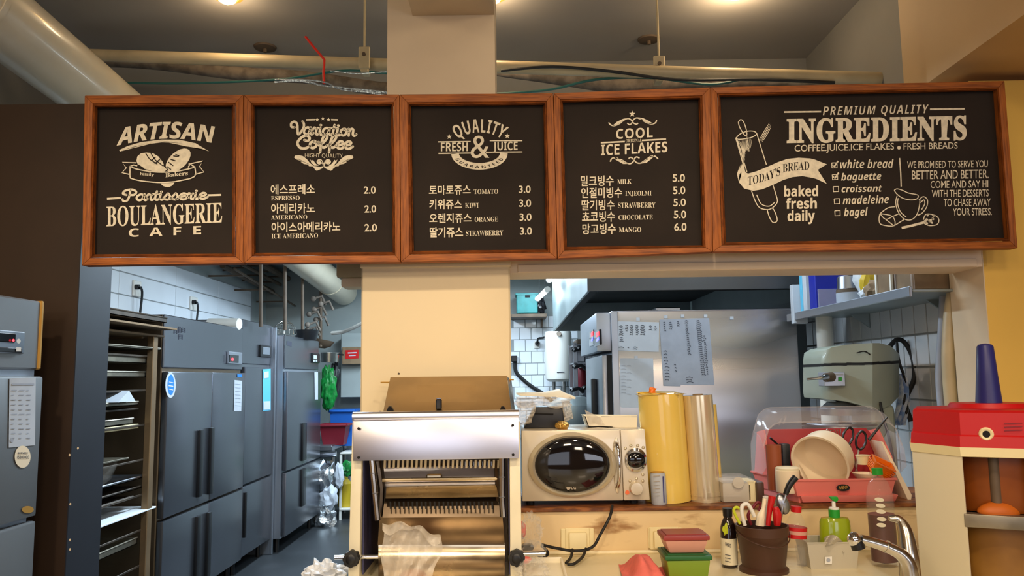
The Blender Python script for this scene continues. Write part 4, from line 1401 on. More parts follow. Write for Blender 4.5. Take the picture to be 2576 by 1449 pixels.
# big steel oven
YV = 4.65
ov = thing('steel_oven', 'large stainless oven with papers taped to its side', 'oven', (1.1, 5.3, 0))
ztv = W(1700, 779, YV).z
xl = W(1541, 900, YV).x; xr = W(2010, 900, YV).x
part('body', MB().box((xl, YV, .1), (xr, 5.75, ztv), .012, 2), 'steel_side', ov)
part('top_tray', MB().box((W(1655, 775, YV).x, YV + .1, ztv), (W(1722, 775, YV).x, YV + .5, ztv + .025), .006), 'steel', ov)
xd = W(1515, 900, YV).x
zhd = W(1530, 884, YV).z
dr = part('control_head', MB().box((xd - .03, YV + .005, zhd), (xl - .001, 5.75, ztv - .01), .01, 2), 'steel_light', ov)
dd_ = part('door', MB().box((xd, YV + .02, .25), (xl - .03, 5.72, zhd - .02), .008, 2), 'steel', ov)
part('gasket', MB().box((xl - .03, YV + .03, .25), (xl - .001, 5.7, zhd - .02)), 'black_rubber', ov)
part('edge_strip', MB().box((xl - .004, YV - .006, .12), (xl + .035, YV + .001, ztv - .005), .002), 'steel_light', ov)
xf = xd - .032
for (x0, x1) in ((1484, 1494), (1497, 1509)):
    a = WX(x1, 828, xf); b = WX(x0, 872, xf)
    pn = part('display', MB().box((xf - .004, a.y, b.z), (xf + .01, b.y, a.z), .002), 'screen', dr)
    P = Print(plx(xf - .006))
    P.poly([(x0 + 3, 838), (x1 - 3, 833), (x1 - 3, 843), (x0 + 3, 848)])
    P.done('digits', 'led_red', pn)
    P = Print(plx(xf - .006)); P.poly([(x0 + 3, 853), (x1 - 3, 848), (x1 - 3, 855), (x0 + 3, 860)]); P.done('digits', 'led_blue', pn)
a = W(1504, 955, YV + .1)
yh = 4.98
part('handle', MB().box((xd - .035, yh, W(1505, 1075, yh).z), (xd, yh + .06, W(1505, 952, yh).z), .01, 2), 'black_plastic', dd_)
for x in (xl + .08, xr - .08):
    part('foot', MB().cyl((x, YV + .08, 0), (x, YV + .08, .1), .03, seg=10), 'black_plastic', ov)
    part('foot', MB().cyl((x, 5.65, 0), (x, 5.65, .1), .03, seg=10), 'black_plastic', ov)
YP = YV - .002
def sheet(name, label, pts, m, Y):
    t = thing(name, label, 'paper', W(*pts[2], Y))
    part('sheet', MB().prism([W(*p, Y) for p in pts], (0, .002, 0)), m, t)
    return t
s1 = sheet('note_paper', 'white handwritten note taped highest on the oven side', [(1551, 808), (1658, 811), (1657, 885), (1554, 882)], 'paper', YP - .002)
s2 = sheet('note_poster', 'large wrinkled grey handwritten sheet on the oven', [(1659, 804), (1784, 800), (1797, 968), (1712, 968), (1712, 972), (1669, 971)], 'paper_grey', YP - .004)
s3 = sheet('note_folder', 'pale plastic sleeve taped below the white note', [(1559, 901), (1643, 901), (1646, 1022), (1640, 1027), (1564, 1025), (1558, 1018)], 'paper', YP - .002)
random.seed(21)
P = Print(lambda x, y: W(x, y, YP - .0035))
for (x0, y0, n, w) in ((1557, 821, 6, 12), (1572, 819, 4, 8), (1584, 820, 6, 10), (1598, 820, 6, 9), (1610, 820, 6, 14), (1632, 821, 3, 9), (1645, 822, 3, 8), (1558, 850, 3, 12), (1556, 874, 1, 16), (1578, 875, 1, 6), (1592, 874, 2, 12)):
    for k in range(n):
        P.stroke([(x0 + random.uniform(0, 2), y0 + k * 4.4), (x0 + w * .5, y0 + k * 4.4 - 1.5), (x0 + w - random.uniform(0, 3), y0 + k * 4.4 + 1)], 1.3, 2)
P.done('handwriting', 'ink', s1)
P = Print(lambda x, y: W(x, y, YP - .0065))
for (x0, y0, n, w, st) in ((1667, 812, 5, 9, 5), (1682, 812, 4, 10, 5), (1702, 810, 3, 7, 5), (1722, 808, 17, 10, 5.2), (1750, 808, 28, 14, 5), (1768, 846, 18, 8, 5.6), (1668, 884, 10, 14, 8), (1725, 950, 3, 20, 6), (1695, 918, 3, 8, 8)):
    for k in range(n):
        x1 = x0 + k * .5
        P.stroke([(x1 + random.uniform(0, 2), y0 + k * st), (x1 + w * .5, y0 + k * st - 2), (x1 + w - random.uniform(0, 5), y0 + k * st + 1)], 1.3, 2)
P.done('handwriting', 'ink', s2)
P = Print(lambda x, y: W(x, y, YP - .0035))
for k in range(9):
    P.stroke([(1563, 920 + k * 8.5), (1570, 919 + k * 8.5), (1575, 921 + k * 8.5)], 1.2, 2)
    if k % 2 == 0:
        P.stroke([(1577, 920 + k * 9), (1584, 919 + k * 9), (1588, 921 + k * 9)], 1.2, 2)
P.done('handwriting', 'paper_grey', s3)
for (x, y) in ((1605, 803), (1675, 797), (1717, 795), (1775, 795), (1600, 899), (1841, 800)):
    part('tape', MB().box(W(x - 4, y + 4, YP - .003), W(x + 4, y - 4, YP - .0005)), 'paper', ov)

# right wall shelf
XS0 = 1.6
ysn, ysf = 3.16, WX(1984, 802, XS0).y
zs = WX(2300, 726, XS0).z
sh = thing('wall_shelf', 'grey metal wall shelf above the mixer, loaded with files and packets', 'shelf', (1.78, 3.9, zs - .04))
part('board', MB().box((XS0, ysn, zs - .012), (XR - .01, ysf, zs), .003), 'galvanised', sh)
part('lip', MB().box((XS0 - .012, ysn, zs - .03), (XS0, ysf, zs + .012), .003), 'steel_light', sh)
for y in (3.5, 4.3):
    part('bracket', MB().prism([(XR - .012, y, zs - .012), (XR - .12, y, zs - .012), (XR - .012, y, zs - .09)], (0, .012, 0)), 'galvanised', sh)
def stand(name, label, cat, x, y, w, d, h, m, rz=0, bev=.004, group='packets on the kitchen wall shelf', z=None):
    t = thing(name, label, cat, (x, y, zs if z is None else z), group, rz)
    part('body', MB().box((-w / 2, -d / 2, 0), (w / 2, d / 2, h), bev), m, t, local=True)
    return t
# items set by their place on the shelf (x from lip, y depth)
c = WX(2000, 780, 1.7)
t = thing('file_holder', 'white and pale blue file folders at the far shelf end', 'files', (1.68, 4.5, zs))
part('folder', MB().box((1.58, 4.46, zs - .05), (1.66, 4.5, zs + .17), .003), 'paper', t)
part('folder', MB().box((1.62, 4.42, zs), (1.68, 4.455, zs + .27), .003), 'cyan_file', t)
part('folder', MB().box((1.62, 4.36, zs), (1.70, 4.41, zs + .29), .003), 'paper', t)
t = thing('blue_file_box', 'tall dark blue file box standing on the wall shelf', 'file box', (1.76, 4.28, zs))
bx = W(2003, 700, 4.3).x; bx2 = W(2100, 700, 4.25).x
part('body', MB().box((1.63, 4.25, zs), (1.84, 4.34, zs + .34), .004), 'blue_file', t)
part('spine_label', MB().box((1.631, 4.245, zs + .2), (1.665, 4.251, zs + .33)), 'paper', t)
part('clear_pocket', MB().box((1.64, 4.235, zs + .005), (1.82, 4.249, zs + .12), .002), 'clear_plastic', t)
p = W(2070, 745, 4.0)
t = thing('steel_canister', 'round steel canister with printed band in front of the blue file', 'canister', (1.70, 3.98, zs))
part('body', MB().lathe([(0, 0), (.062, 0), (.066, .004), (.066, .085), (.062, .09), (0, .09)], (1.70, 3.98, zs), 24), 'pipe_brown', t)
part('lid', MB().lathe([(.066, .088), (.06, .09), (.056, .15), (.05, .156), (0, .156), (0, .09)], (1.70, 3.98, zs), 24), 'steel', t)
part('label', MB().lathe([(.0665, .01), (.0668, .07)], (1.70, 3.98, zs), 24), 'paper_grey', t)
random.seed(8)
for i, (x, y, r, m, lb) in enumerate(((1.78, 3.86, (.09, .07, .15), 'white_bag', 'crumpled clear packet beside the steel canister'),
                                      (1.72, 3.78, (.045, .04, .1), 'yellow_plastic', 'leaning yellow packet on the shelf'),
                                      (1.70, 3.66, (.06, .06, .055), 'carton', 'small brown packet before the yellow one'),
                                      (1.69, 3.72, (.05, .05, .04), 'white_bag', 'low white packet at the shelf edge'),
                                      (1.80, 3.60, (.08, .07, .15), 'foil', 'silver foil packet on the shelf'),
                                      (1.84, 3.40, (.05, .05, .22), 'cling_bag', 'tall clear bag behind the brown boxes'))):
    o = part('packet', MB().blob((x, y, zs + r[2] * .8), r, .28, 7, 3, flat=-.8 * r[2]), m)
    tag(o, lb, 'packet', 'packets on the kitchen wall shelf')
for i, (y, m, h, lb) in enumerate(((3.44, 'carton', .13, 'tan box with white frame near the middle of the shelf'), (3.26, 'carton', .12, 'brownish box nearest the opening on the shelf'))):
    t = thing('storage_box', lb, 'box', (1.72, y, zs), 'packets on the kitchen wall shelf')
    part('body', MB().box((1.62, y - .07, zs), (1.82, y + .07, zs + h), .005), m, t)
    part('frame', MB().box((1.614, y - .074, zs), (1.624, y - .062, zs + h + .01)).box((1.614, y + .062, zs), (1.624, y + .074, zs + h + .01)).box((1.614, y - .074, zs + h), (1.824, y + .074, zs + h + .01)), 'white_plastic' if i == 0 else 'clear_plastic', t)

# planetary mixer
YM = 3.62
def wm(x, y, Y=YM): return W(x, y, Y)
mx = thing('planetary_mixer', 'grey floor-standing dough mixer in front of the tiled wall', 'mixer', (1.62, 3.85, 0))
XSM = [2063, 2072, 2092, 2130, 2175, 2195, 2212, 2240, 2262]
YSM_ = [3.76, 3.73, 3.71, 3.675, 3.63, 3.605, 3.615, 3.66, 3.72]
def mcol(name, tops, bots, m):
    mb = MB(); bm = mb.bm
    ft = [bm.verts.new(W(x, y, Y)) for x, y, Y in zip(XSM, tops, YSM_)]
    fb = [bm.verts.new(W(x, y, Y)) for x, y, Y in zip(XSM, bots, YSM_)]
    bt = [bm.verts.new((v.co.x, 3.98, v.co.z)) for v in ft]
    bb = [bm.verts.new((v.co.x, 3.98, v.co.z)) for v in fb]
    n = len(XSM)
    for k in range(n - 1):
        bm.faces.new((fb[k], fb[k + 1], ft[k + 1], ft[k]))
        bm.faces.new((bb[k + 1], bb[k], bt[k], bt[k + 1]))
        bm.faces.new((ft[k], ft[k + 1], bt[k + 1], bt[k]))
        bm.faces.new((fb[k + 1], fb[k], bb[k], bb[k + 1]))
    bm.faces.new((fb[0], ft[0], bt[0], bb[0])); bm.faces.new((ft[-1], fb[-1], bb[-1], bt[-1]))
    bmesh.ops.bevel(bm, geom=[e for e in bm.edges if e.calc_face_angle(0) > .6], offset=.012, segments=3, affect='EDGES', profile=.6)
    part(name, mb, m, mx, angle=50)
sl_ = [919 - k for k in range(9)]
mcol('head_cover', [903, 884, 874, 867, 864, 863, 863, 870, 890], [v - 3 for v in sl_], 'mixer_grey')
mcol('seam', [v - 4 for v in sl_], [v + 4 for v in sl_], 'black_gap')
mcol('head_body', [v + 3 for v in sl_], [988, 1003, 1006, 1010, 1022, 1030, 1031, 1020, 996], 'mixer_grey')
colb = wm(2200, 1030); colc = wm(2262, 1030)
part('column', MB().box((colb.x, YM + .03, .1), (colc.x, YM + .27, colb.z + .02), .03, 3), 'mixer_grey', mx)
part('base', MB().box((colb.x - .35, YM - .05, 0), (colc.x + .02, YM + .33, .1), .02, 2), 'mixer_grey', mx)
sh_ = wm(2125, 1012, 3.72)
part('planetary_hub', MB().lathe([(0, 0), (.09, 0), (.095, .03), (.06, .06), (0, .06)], (sh_.x, YM + .15, sh_.z - .06), 24), 'steel', mx)
part('bowl', MB().lathe([(0, 0), (.1, .01), (.15, .1), (.17, .3), (.18, .31), (.165, .3), (.14, .1), (0, .02)], (sh_.x, YM + .15, sh_.z - .42), 28), 'steel', mx)
part('bowl_guard', MB().tube([(sh_.x + .16 * math.cos(u), YM + .15 + .16 * math.sin(u), sh_.z - .1) for u in [PI + PI * k / 12 for k in range(13)]], .006, 6), 'steel', mx)
a = wm(2072, 937, YM + .03); b = wm(2127, 971, YM + .03)
cpn = part('control_plate', MB().box((a.x, YM + .03, b.z), (b.x, YM + .1, a.z), .002), 'steel_light', mx)
c = wm(2087, 946, YM)
part('lever', MB().tube([wm(2093, 947, YM + .03), wm(2078, 949, YM - .01), wm(2060, 951, YM - .02), wm(2030, 954, YM - .03)], [.016, .014, .007, .005], 10), 'chrome', cpn)
part('knob', MB().cyl(wm(2092, 948, YM + .03), wm(2078, 950, YM + .0), .022, .02, 14), 'pipe_brown', cpn)
P = Print(lambda x, y: W(x, y, YM + .028)); P.poly([(2109, 949), (2118, 948), (2118, 958), (2109, 959)]); P.done('button', 'green_plastic', cpn)
part('grille', MB().box(wm(2099, 940, YM + .026), wm(2121, 944, YM + .029)), 'paper_grey', cpn)
part('cord', MB().tube([wm(2214, 1012, YM - .004), wm(2222, 1050, YM - .03), wm(2236, 1100, YM - .04), wm(2250, 1170, YM - .05), wm(2262, 1240, YM)], .006, 6, smooth=5), 'black_plastic', mx)
part('cord', MB().tube([wm(2155, 888, YM - .004), wm(2175, 884, YM - .006), (wm(2192, 895, YM - .006)), wm(2204, 910, YM - .004)], .003, 6, smooth=5), 'black_plastic', mx)
# cables and cloth on the right wall
o = part('hanging_cable', MB().tube([(W(2238, 872, 3.9)), W(2256, 855, 3.9), W(2276, 862, 3.9), W(2296, 900, 3.88), W(2300, 950, 3.86), W(2286, 985, 3.85), W(2276, 1010, 3.85), W(2292, 1060, 3.84)], .012, 8, smooth=6), 'black_rubber')
tag(o, 'dark cable looping down the tiled wall by the mixer', 'cable')
o = part('hanging_cable', MB().tube([W(2256, 862, 3.86), W(2262, 910, 3.84), W(2282, 965, 3.84), W(2288, 990, 3.84)], .007, 8, smooth=6), 'black_rubber')
tag(o, 'thinner cable inside the dark cable loop', 'cable')
mb = MB()
mb.grid(lambda u, v: W(2252 + 30 * u + 10 * math.sin(v * 4), 940 + 130 * v, 3.84) + Vector((0, .015 * math.sin(u * 14 + v * 3), 0)), 14, 12)
o = part('hanging_cloth', mb, 'blue_cloth'); tag(o, 'pale blue cloth hanging on the wall behind the mixer', 'cloth')
o = part('wall_hose', MB().tube([W(2398, 740, 3.22), W(2390, 800, 3.22), W(2386, 900, 3.22), W(2392, 1000, 3.22), W(2402, 1080, 3.22)], .026, 14, smooth=5), 'pipe_beige')
tag(o, 'thick beige hose running down beside the opening jamb', 'hose')
o = part('wall_hose', MB().tube([W(2376, 745, 3.35), W(2372, 830, 3.35), W(2366, 950, 3.35), W(2376, 1060, 3.35)], .02, 12, smooth=5), 'paper_grey')
tag(o, 'grey hose parallel to the thick beige one', 'hose')
o = part('drain_pipe', MB().cyl((W(2078, 900, 4.5).x, 4.5, 0), (W(2078, 900, 4.5).x, 4.5, 2.8), .045, seg=16), 'white_plastic'); tag(o, 'pale vertical drain pipe between oven and mixer', 'pipe')

# ================================================================= FAR END, BESIDE THE PILLAR
t = thing('water_heater', 'tall white wall-mounted water heater under the hood end', 'water heater', W(1406, 960, 9.1))
c = W(1406, 960, 9.2)
r_ = (W(1440, 900, 9.2).x - W(1372, 900, 9.2).x) / 2
hz = W(1406, 832, 9.2).z - c.z
part('tank', MB().lathe([(0, 0), (r_ * .7, .0), (r_ * .97, .03), (r_, .06), (r_, hz - .04), (r_ * .95, hz - .01), (0, hz)], c, 32), 'white_plastic', t)
part('pipe', MB().cyl(c + Vector((-.06, 0, -.14)), c + Vector((-.06, 0, .01)), .02, seg=8), 'chrome_worn', t)
part('pipe', MB().cyl(c + Vector((.06, 0, -.14)), c + Vector((.06, 0, .01)), .02, seg=8), 'chrome_worn', t)
part('dial', MB().cyl(W(1406, 839, 9.02), W(1406, 839, 9.06), .028, seg=16), 'chrome_worn', t)
P = Print(lambda x, y: W(x, y, 9.2 - r_ - .004)); P.stroke([(1401, 937), (1420, 936)], 2.2, 0); P.done('badge', 'ink', t)
t = thing('teal_crate', 'teal plastic crate on the high far shelf', 'crate', W(1327, 789, 9.2))
a = W(1299, 739, 9.1); b = W(1353, 788, 9.1)
part('body', MB().box((a.x, 9.1, b.z), (b.x, 9.4, a.z), .01), 'teal_plastic', t)
part('handle_slot', MB().box(W(1321, 748, 9.094), W(1333, 743, 9.1)), 'black_gap', t)
part('rim', MB().box((a.x - .012, 9.09, a.z - .015), (b.x + .012, 9.41, a.z + .005), .004), 'teal_plastic', t)
a = W(1286, 790, 9.05); b = W(1376, 797, 9.05)
t = thing('far_shelf', 'brown board shelf carrying the teal crate', 'shelf', (a.x + .2, 9.3, b.z))
part('board', MB().box((a.x, 9.05, b.z), (b.x, 9.49, a.z), .003), 'pipe_brown', t)
part('bracket', MB().box((b.x - .06, 9.3, b.z - .1), (b.x - .04, 9.49, b.z)), 'pipe_brown', t)
o = part('tool_bundle', MB().blob(W(1362, 770, 9.15), (.05, .04, .09), .4, 12, 3), 'black_plastic'); tag(o, 'dark tangle of tools next to the teal crate', 'tools')
a = W(1343, 858, 9.48); b = W(1357, 876, 9.48)
t = thing('wall_socket', 'small white socket on the far tiles left of the heater', 'socket', (a.x, 9.48, b.z))
part('plate', MB().box((a.x, 9.46, b.z), (b.x, 9.479, a.z), .003), 'white_plastic', t)
part('plug', MB().cyl(W(1352, 864, 9.4), W(1352, 864, 9.46), .03, seg=10), 'black_plastic', t)
part('cord', MB().tube([W(1352, 864, 9.4), W(1354, 852, 9.35), W(1366, 850, 9.3), W(1380, 845, 9.3)], .012, 6, smooth=5), 'black_plastic', t)
o = part('power_cable', MB().tube([W(1296, 905, 9.455), W(1298, 935, 9.455), W(1316, 955, 9.455), W(1340, 974, 9.455), W(1366, 990, 9.455), W(1390, 1010, 9.455)], .022, 8, smooth=6), 'black_rubber'); tag(o, 'thick black cable sweeping down the far tiles', 'cable')
o = part('junction_box', MB().box(W(1286, 910, 9.4), W(1301, 895, 9.48), .006), 'black_plastic'); tag(o, 'small black junction box where the thick cable starts', 'box')

# equipment rack between heater and oven
t = er = thing('equipment_rack', 'cluttered steel shelving between the heater and the oven', 'shelving', W(1465, 1075, 6.6))
Ye = 6.6
for x in (1450, 1486):
    p = W(x, 1000, Ye)
    part('post', MB().box((p.x - .018, Ye, 0), (p.x + .018, Ye + .04, W(x, 862, Ye).z), .003), 'steel', t)
    part('post', MB().box((p.x - .018, Ye + .5, 0), (p.x + .018, Ye + .54, W(x, 862, Ye).z), .003), 'steel', t)
for y in (866, 912, 975, 1022):
    a = W(1444, y, Ye); b = W(1490, y, Ye)
    part('shelf', MB().box((a.x, Ye, a.z - .012), (b.x, Ye + .54, a.z), .003), 'steel', t)
for i, (x, y, w, h, m, nm, lb) in enumerate(((1462, 912, 22, 38, 'steel', 'steel_box', 'steel box on the upper rack shelf'), (1468, 975, 26, 50, 'maroon_plastic', 'red_can', 'dark red can on the middle rack shelf'),
                                            (1466, 866, 30, 14, 'pipe_brown', 'dark_tray', 'dark tray on top of the rack'), (1462, 1022, 30, 26, 'galvanised', 'grey_tub', 'grey tub on the low rack shelf'))):
    a = W(x - w / 2, y, Ye); b = W(x + w / 2, y - h, Ye)
    if i % 2:
        cx = (a.x + b.x) / 2; rr = (b.x - a.x) / 2
        o = part(nm, MB().lathe([(0, 0), (rr * .9, 0), (rr, .02), (rr, b.z - a.z - .01), (rr * .9, b.z - a.z), (0, b.z - a.z)], (cx, Ye + .2, a.z), 18), m)
    else:
        o = part(nm, MB().box((a.x, Ye + .05, a.z), (b.x, Ye + .4, b.z), .01), m)
    tag(o, lb, 'container')
for (x, y) in ((1445, 880), (1446, 922), (1440, 980), (1470, 975), (1456, 876)):
    p = W(x, y, 6.5)
    part('tap', MB().tube([p, p + Vector((.05, 0, .01)), p + Vector((.09, .02, -.02))], [.02, .014, .018], 8).blob(p, (.026, .026, .02), sub=1), 'black_plastic', er)
o = part('green_tub', MB().lathe([(0, 0), (.16, 0), (.2, .08), (.19, .16), (.1, .22), (0, .22)], W(1440, 1072, 6.1), 24), 'galvanised'); tag(o, 'pale green round tub below the rack behind the microwave', 'tub')
c = W(1440, 1072, 6.1)
t = thing('stool', 'small steel stool carrying the pale green tub', 'stool', (c.x, c.y, 0))
part('seat', MB().box((c.x - .17, c.y - .17, c.z - .03), (c.x + .17, c.y + .17, c.z - .001), .006), 'steel', t)
for sx in (-.14, .14):
    for sy in (-.14, .14):
        part('leg', MB().cyl((c.x + sx, c.y + sy, 0), (c.x + sx, c.y + sy, c.z - .03), .015, seg=8), 'steel', t)

# ================================================================= BREAD SLICER
YSL = 2.45
S = lambda x, y, Y=YSL: W(x, y, Y)
bz = CZ
sl = thing('bread_slicer', 'cream and steel bread slicer standing before the pillar', 'bread slicer', (S(1095, 1100).x, 2.6, 0))
# side frames
for (xt, xb, w) in ((886, 874, 26), (1281, 1284, 27)):
    part('side_frame', MB().hexa([S(xt, 1060), S(xt + w, 1060), S(xb + w + 3, 1500), S(xb, 1500)] + [p + Vector((0, .42, 0)) for p in (S(xt, 1060), S(xt + w, 1060), S(xb + w + 3, 1500), S(xb, 1500))], .004), 'slicer_paint', sl)
bot = S(1095, 1500).z
part('base', MB().box((S(874, 1500).x, YSL, .02), (S(1311, 1500).x, YSL + .42, bot + .004), .01), 'slicer_paint', sl)
# hood sheet with rolled top
part('hood_sheet', MB().prism([S(888, 1060, YSL - .012), S(1305, 1051, YSL - .012), S(1305, 1153, YSL - .02), S(888, 1160, YSL - .02)], (0, .008, 0), .002), 'mirror_steel', sl)
ht0, ht1 = S(888, 1049, YSL + .006), S(1305, 1043, YSL + .006)
part('rolled_edge', MB().tube([ht0, ht1], .015, 20), 'mirror_steel', sl)
part('top_cover', MB().prism([ht0 + Vector((0, .0, .014)), ht1 + Vector((0, 0, .014)), ht1 + Vector((0, .3, .0)), ht0 + Vector((0, .3, .0))], (0, 0, -.006)), 'slicer_steel', sl)
for (x, y) in ((902, 1078), (902, 1151), (1290, 1070), (1291, 1144)):
    part('screw', MB().blob(S(x, y, YSL - .022), (.0042, .003, .0042), sub=2), 'black_gap', sl)
# loading chute leaning back
part('chute_panel', MB().prism([S(982, 950, 2.82), S(1275, 947, 2.82), S(1287, 1036, 2.60), S(964, 1036, 2.60)], (0, .006, .002)), 'chute_steel', sl)
part('chute_side', MB().prism([S(1276, 947, 2.82), S(1287, 958, 2.84), S(1296, 1036, 2.62), S(1287, 1036, 2.60)], (0, .006, 0)), 'slicer_steel', sl)
part('latch', MB().box(S(1096, 1030, 2.60), S(1112, 1004, 2.62), .003), 'black_plastic', sl)
part('latch_plate', MB().box(S(1097, 1005, 2.59), S(1112, 1001, 2.61), .002), 'chrome', sl)
for x in (980, 1264):
    part('bracket', MB().prism([S(x - 9, 1036, 2.56), S(x + 12, 1036, 2.56), S(x + 4, 1022, 2.58), S(x - 3, 1022, 2.58)], (0, .02, 0), .002), 'black_plastic', sl)
part('hinge_rod', MB().tube([S(958, 962, 2.83), S(984, 962, 2.82)], .003, 6).tube([S(1275, 955, 2.82), S(1292, 955, 2.83)], .003, 6), 'gold_trim', sl)
# inside: side plates, guides, blades, combs
IL, IR = S(912, 1200).x, S(1281, 1200).x
for (x, s_) in ((912, 1), (1279, -1)):
    a = S(x, 1160).x
    part('inner_plate', MB().box((a - .002, YSL + .02, S(x, 1449).z), (a + .002, YSL + .4, S(x, 1150).z)), 'slicer_inner', sl)
for pts in (((934, 1150), (938, 1190), (943, 1240), (950, 1308)), ((1263, 1148), (1262, 1200), (1262, 1250), (1266, 1300))):
    part('guide_rail', MB().tube([S(*p, YSL + .03) for p in pts], .010, 10), 'chrome_worn', sl)
    for p in pts[1:3]:
        part('clip', MB().box(S(p[0] - 7, p[1] + 2, YSL + .018), S(p[0] + 9, p[1] - 2, YSL + .035), .001), 'steel', sl)
for pts in (((948, 1160), (958, 1230), (955, 1300)), ((1250, 1158), (1256, 1230), (1252, 1300))):
    part('guide_arm', MB().tube([S(*p, YSL + .10) for p in pts], .012, 8), 'slicer_dark', sl)
xa, xb = 962, 1262
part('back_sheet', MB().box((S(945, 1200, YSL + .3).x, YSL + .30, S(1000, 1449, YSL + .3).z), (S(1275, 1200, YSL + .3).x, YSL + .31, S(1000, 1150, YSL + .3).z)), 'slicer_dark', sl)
part('pusher_plate', MB().prism([S(965, 1176, YSL + .13), S(1252, 1172, YSL + .13), S(1250, 1222, YSL + .10), S(970, 1224, YSL + .10)], (0, .004, 0)), 'mirror_steel', sl)
part('pusher_grip', MB().box(S(1072, 1206, YSL + .10), S(1113, 1191, YSL + .12), .004), 'slicer_steel', sl)
part('crossbar', MB().tube([S(962, 1208, YSL + .095), S(1256, 1204, YSL + .095)], .006, 8), 'slicer_steel', sl)
part('lower_plate', MB().prism([S(972, 1224, YSL + .10), S(1248, 1218, YSL + .10), S(1254, 1250, YSL + .06), S(970, 1254, YSL + .06)], (0, .004, 0)), 'slicer_steel', sl)
n = 26
for k in range(n):
    u = k / (n - 1)
    x = 968 + u * 286
    part('comb_tooth', MB().prism([S(x - 2.6, 1157, YSL + .05), S(x + 2.6, 1157, YSL + .05), S(x + 1.6, 1178, YSL + .06), S(x - 3.4, 1178, YSL + .06)], (0, .01, 0)), 'cream_paint', sl)
for k in range(n):
    u = k / (n - 1)
    x = 972 + u * 276
    part('blade', MB().box(S(x - .6, 1290, YSL + .14), S(x + .6, 1160, YSL + .155)), 'steel', sl)
for k in range(24):
    u = k / 23
    x = 982 + u * 256
    part('comb_slot', MB().prism([S(x - 2, 1262, YSL + .068), S(x + 2, 1262, YSL + .068), S(x + 2.4, 1280, YSL + .055), S(x - 1.6, 1280, YSL + .055)], (0, .003, 0)), 'black_gap', sl)
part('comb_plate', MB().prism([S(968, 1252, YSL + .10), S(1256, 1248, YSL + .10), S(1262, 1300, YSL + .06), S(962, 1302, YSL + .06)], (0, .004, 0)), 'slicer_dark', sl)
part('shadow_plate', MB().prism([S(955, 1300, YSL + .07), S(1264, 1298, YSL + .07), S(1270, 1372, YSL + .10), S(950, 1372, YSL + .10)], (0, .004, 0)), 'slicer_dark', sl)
# curved delivery tray
def trayf(u, v):
    x = 952 + u * 318
    ang = v * PI * .62
    yy = 1366 + 95 * math.sin(ang * .8)
    Yd = YSL + .10 - .14 * (1 - math.cos(ang))
    return S(x, yy, Yd)
part('delivery_tray', MB().grid(trayf, 6, 16), 'slicer_steel', sl)
for (x0, x1, yy) in ((842, 952, 1402), (1300, 1372, 1394)):
    part('shaft', MB().tube([S(x0, yy, YSL + .02), S(x1, yy - 2, YSL + .02)], .007, 12), 'chrome', sl)
for (x, y) in ((882, 1408), (1300, 1406)):
    c = S(x, y, YSL - .03)
    prof = []
    mb = MB()
    N = 40
    t_ = bmesh.new()
    f0 = []; f1 = []
    for k in range(N):
        a = 2 * PI * k / N
        rr = .0235 + .0016 * math.cos(8 * a)
        f0.append((c.x + rr * math.cos(a), c.y, c.z + rr * math.sin(a)))
    mb.prism(f0, (0, .03, 0), .002)
    t_.free()
    kn = part('knob', mb, 'black_rubber', sl)
    part('cap', MB().blob(c + Vector((0, -.001, 0)), (.015, .003, .015), sub=2), 'black_plastic', kn)
# plastic bag draped over the tray and the loaf end
mb = MB()
def bagf(u, v):
    top = 1316 + 34 * u - 12 * math.sin(u * PI) + 5 * math.sin(u * 17)
    x = 962 + 150 * u - 34 * u * v * v + 4 * math.sin(v * 9 + u * 5)
    y = top + v * (1470 - top)
    Yd = YSL - .035 - .03 * math.sin(u * PI) * (0.4 + v) + .006 * math.sin(u * 25 + v * 7) + .008 * noise.noise(Vector((u * 6, v * 7, 0)))
    return S(x, y, Yd)
mb.grid(bagf, 28, 18)
mb.grid(lambda u, v: S(962 + 146 * u, 1316 + 34 * u - 12 * math.sin(u * PI) + 5 * math.sin(u * 17) + v * (18 + 10 * math.sin(u * 9)), YSL - .04 - .03 * math.sin(u * PI) + .075 * math.sin(v * PI) * math.sin(u * PI)), 24, 5)
o = part('plastic_bag', mb, 'cling_bag'); tag(o, 'open clear plastic bag draped over the slicer tray', 'bag')
o = part('bread_loaf', MB().blob(S(1040, 1462, YSL - .03), (.045, .04, .034), .08, 6, 3), 'bread'); tag(o, 'orange bread crust peeking at the slicer tray', 'bread')
part_bag = MB().blob(W(818, 1452, 2.5), (.06, .05, .045), .35, 12, 4)
o = part('plastic_pack', part_bag, 'white_bag'); tag(o, 'crumpled silvery pack beside the slicer foot', 'pack')

# ================================================================= MICROWAVE
YMW = 2.87
mwv = lambda x, y, Y=YMW: W(x, y, Y)
mw = thing('microwave_oven', 'silver microwave with round dark door window on the ledge', 'microwave', (mwv(1470, 1200).x, 3.05, zled))
TL, TR, BR, BLc = mwv(1312, 1084), mwv(1622, 1079), mwv(1635, 1258), mwv(1314, 1261)
part('body', MB().hexa([p + Vector((0, .012, 0)) for p in (TL, TR, BR, BLc)] + [p + Vector((0, .33, 0)) for p in (TL, TR, BR, BLc)], .006), 'silver_plastic', mw)
sx_t, sx_b = 1560, 1569
dr = part('door', MB().hexa([mwv(1312, 1084), mwv(sx_t - 1, 1081), mwv(sx_b - 1, 1259), mwv(1314, 1261)] + [p + Vector((0, .014, 0)) for p in (mwv(1312, 1084), mwv(sx_t - 1, 1081), mwv(sx_b - 1, 1259), mwv(1314, 1261))], .003), 'silver_plastic', mw)
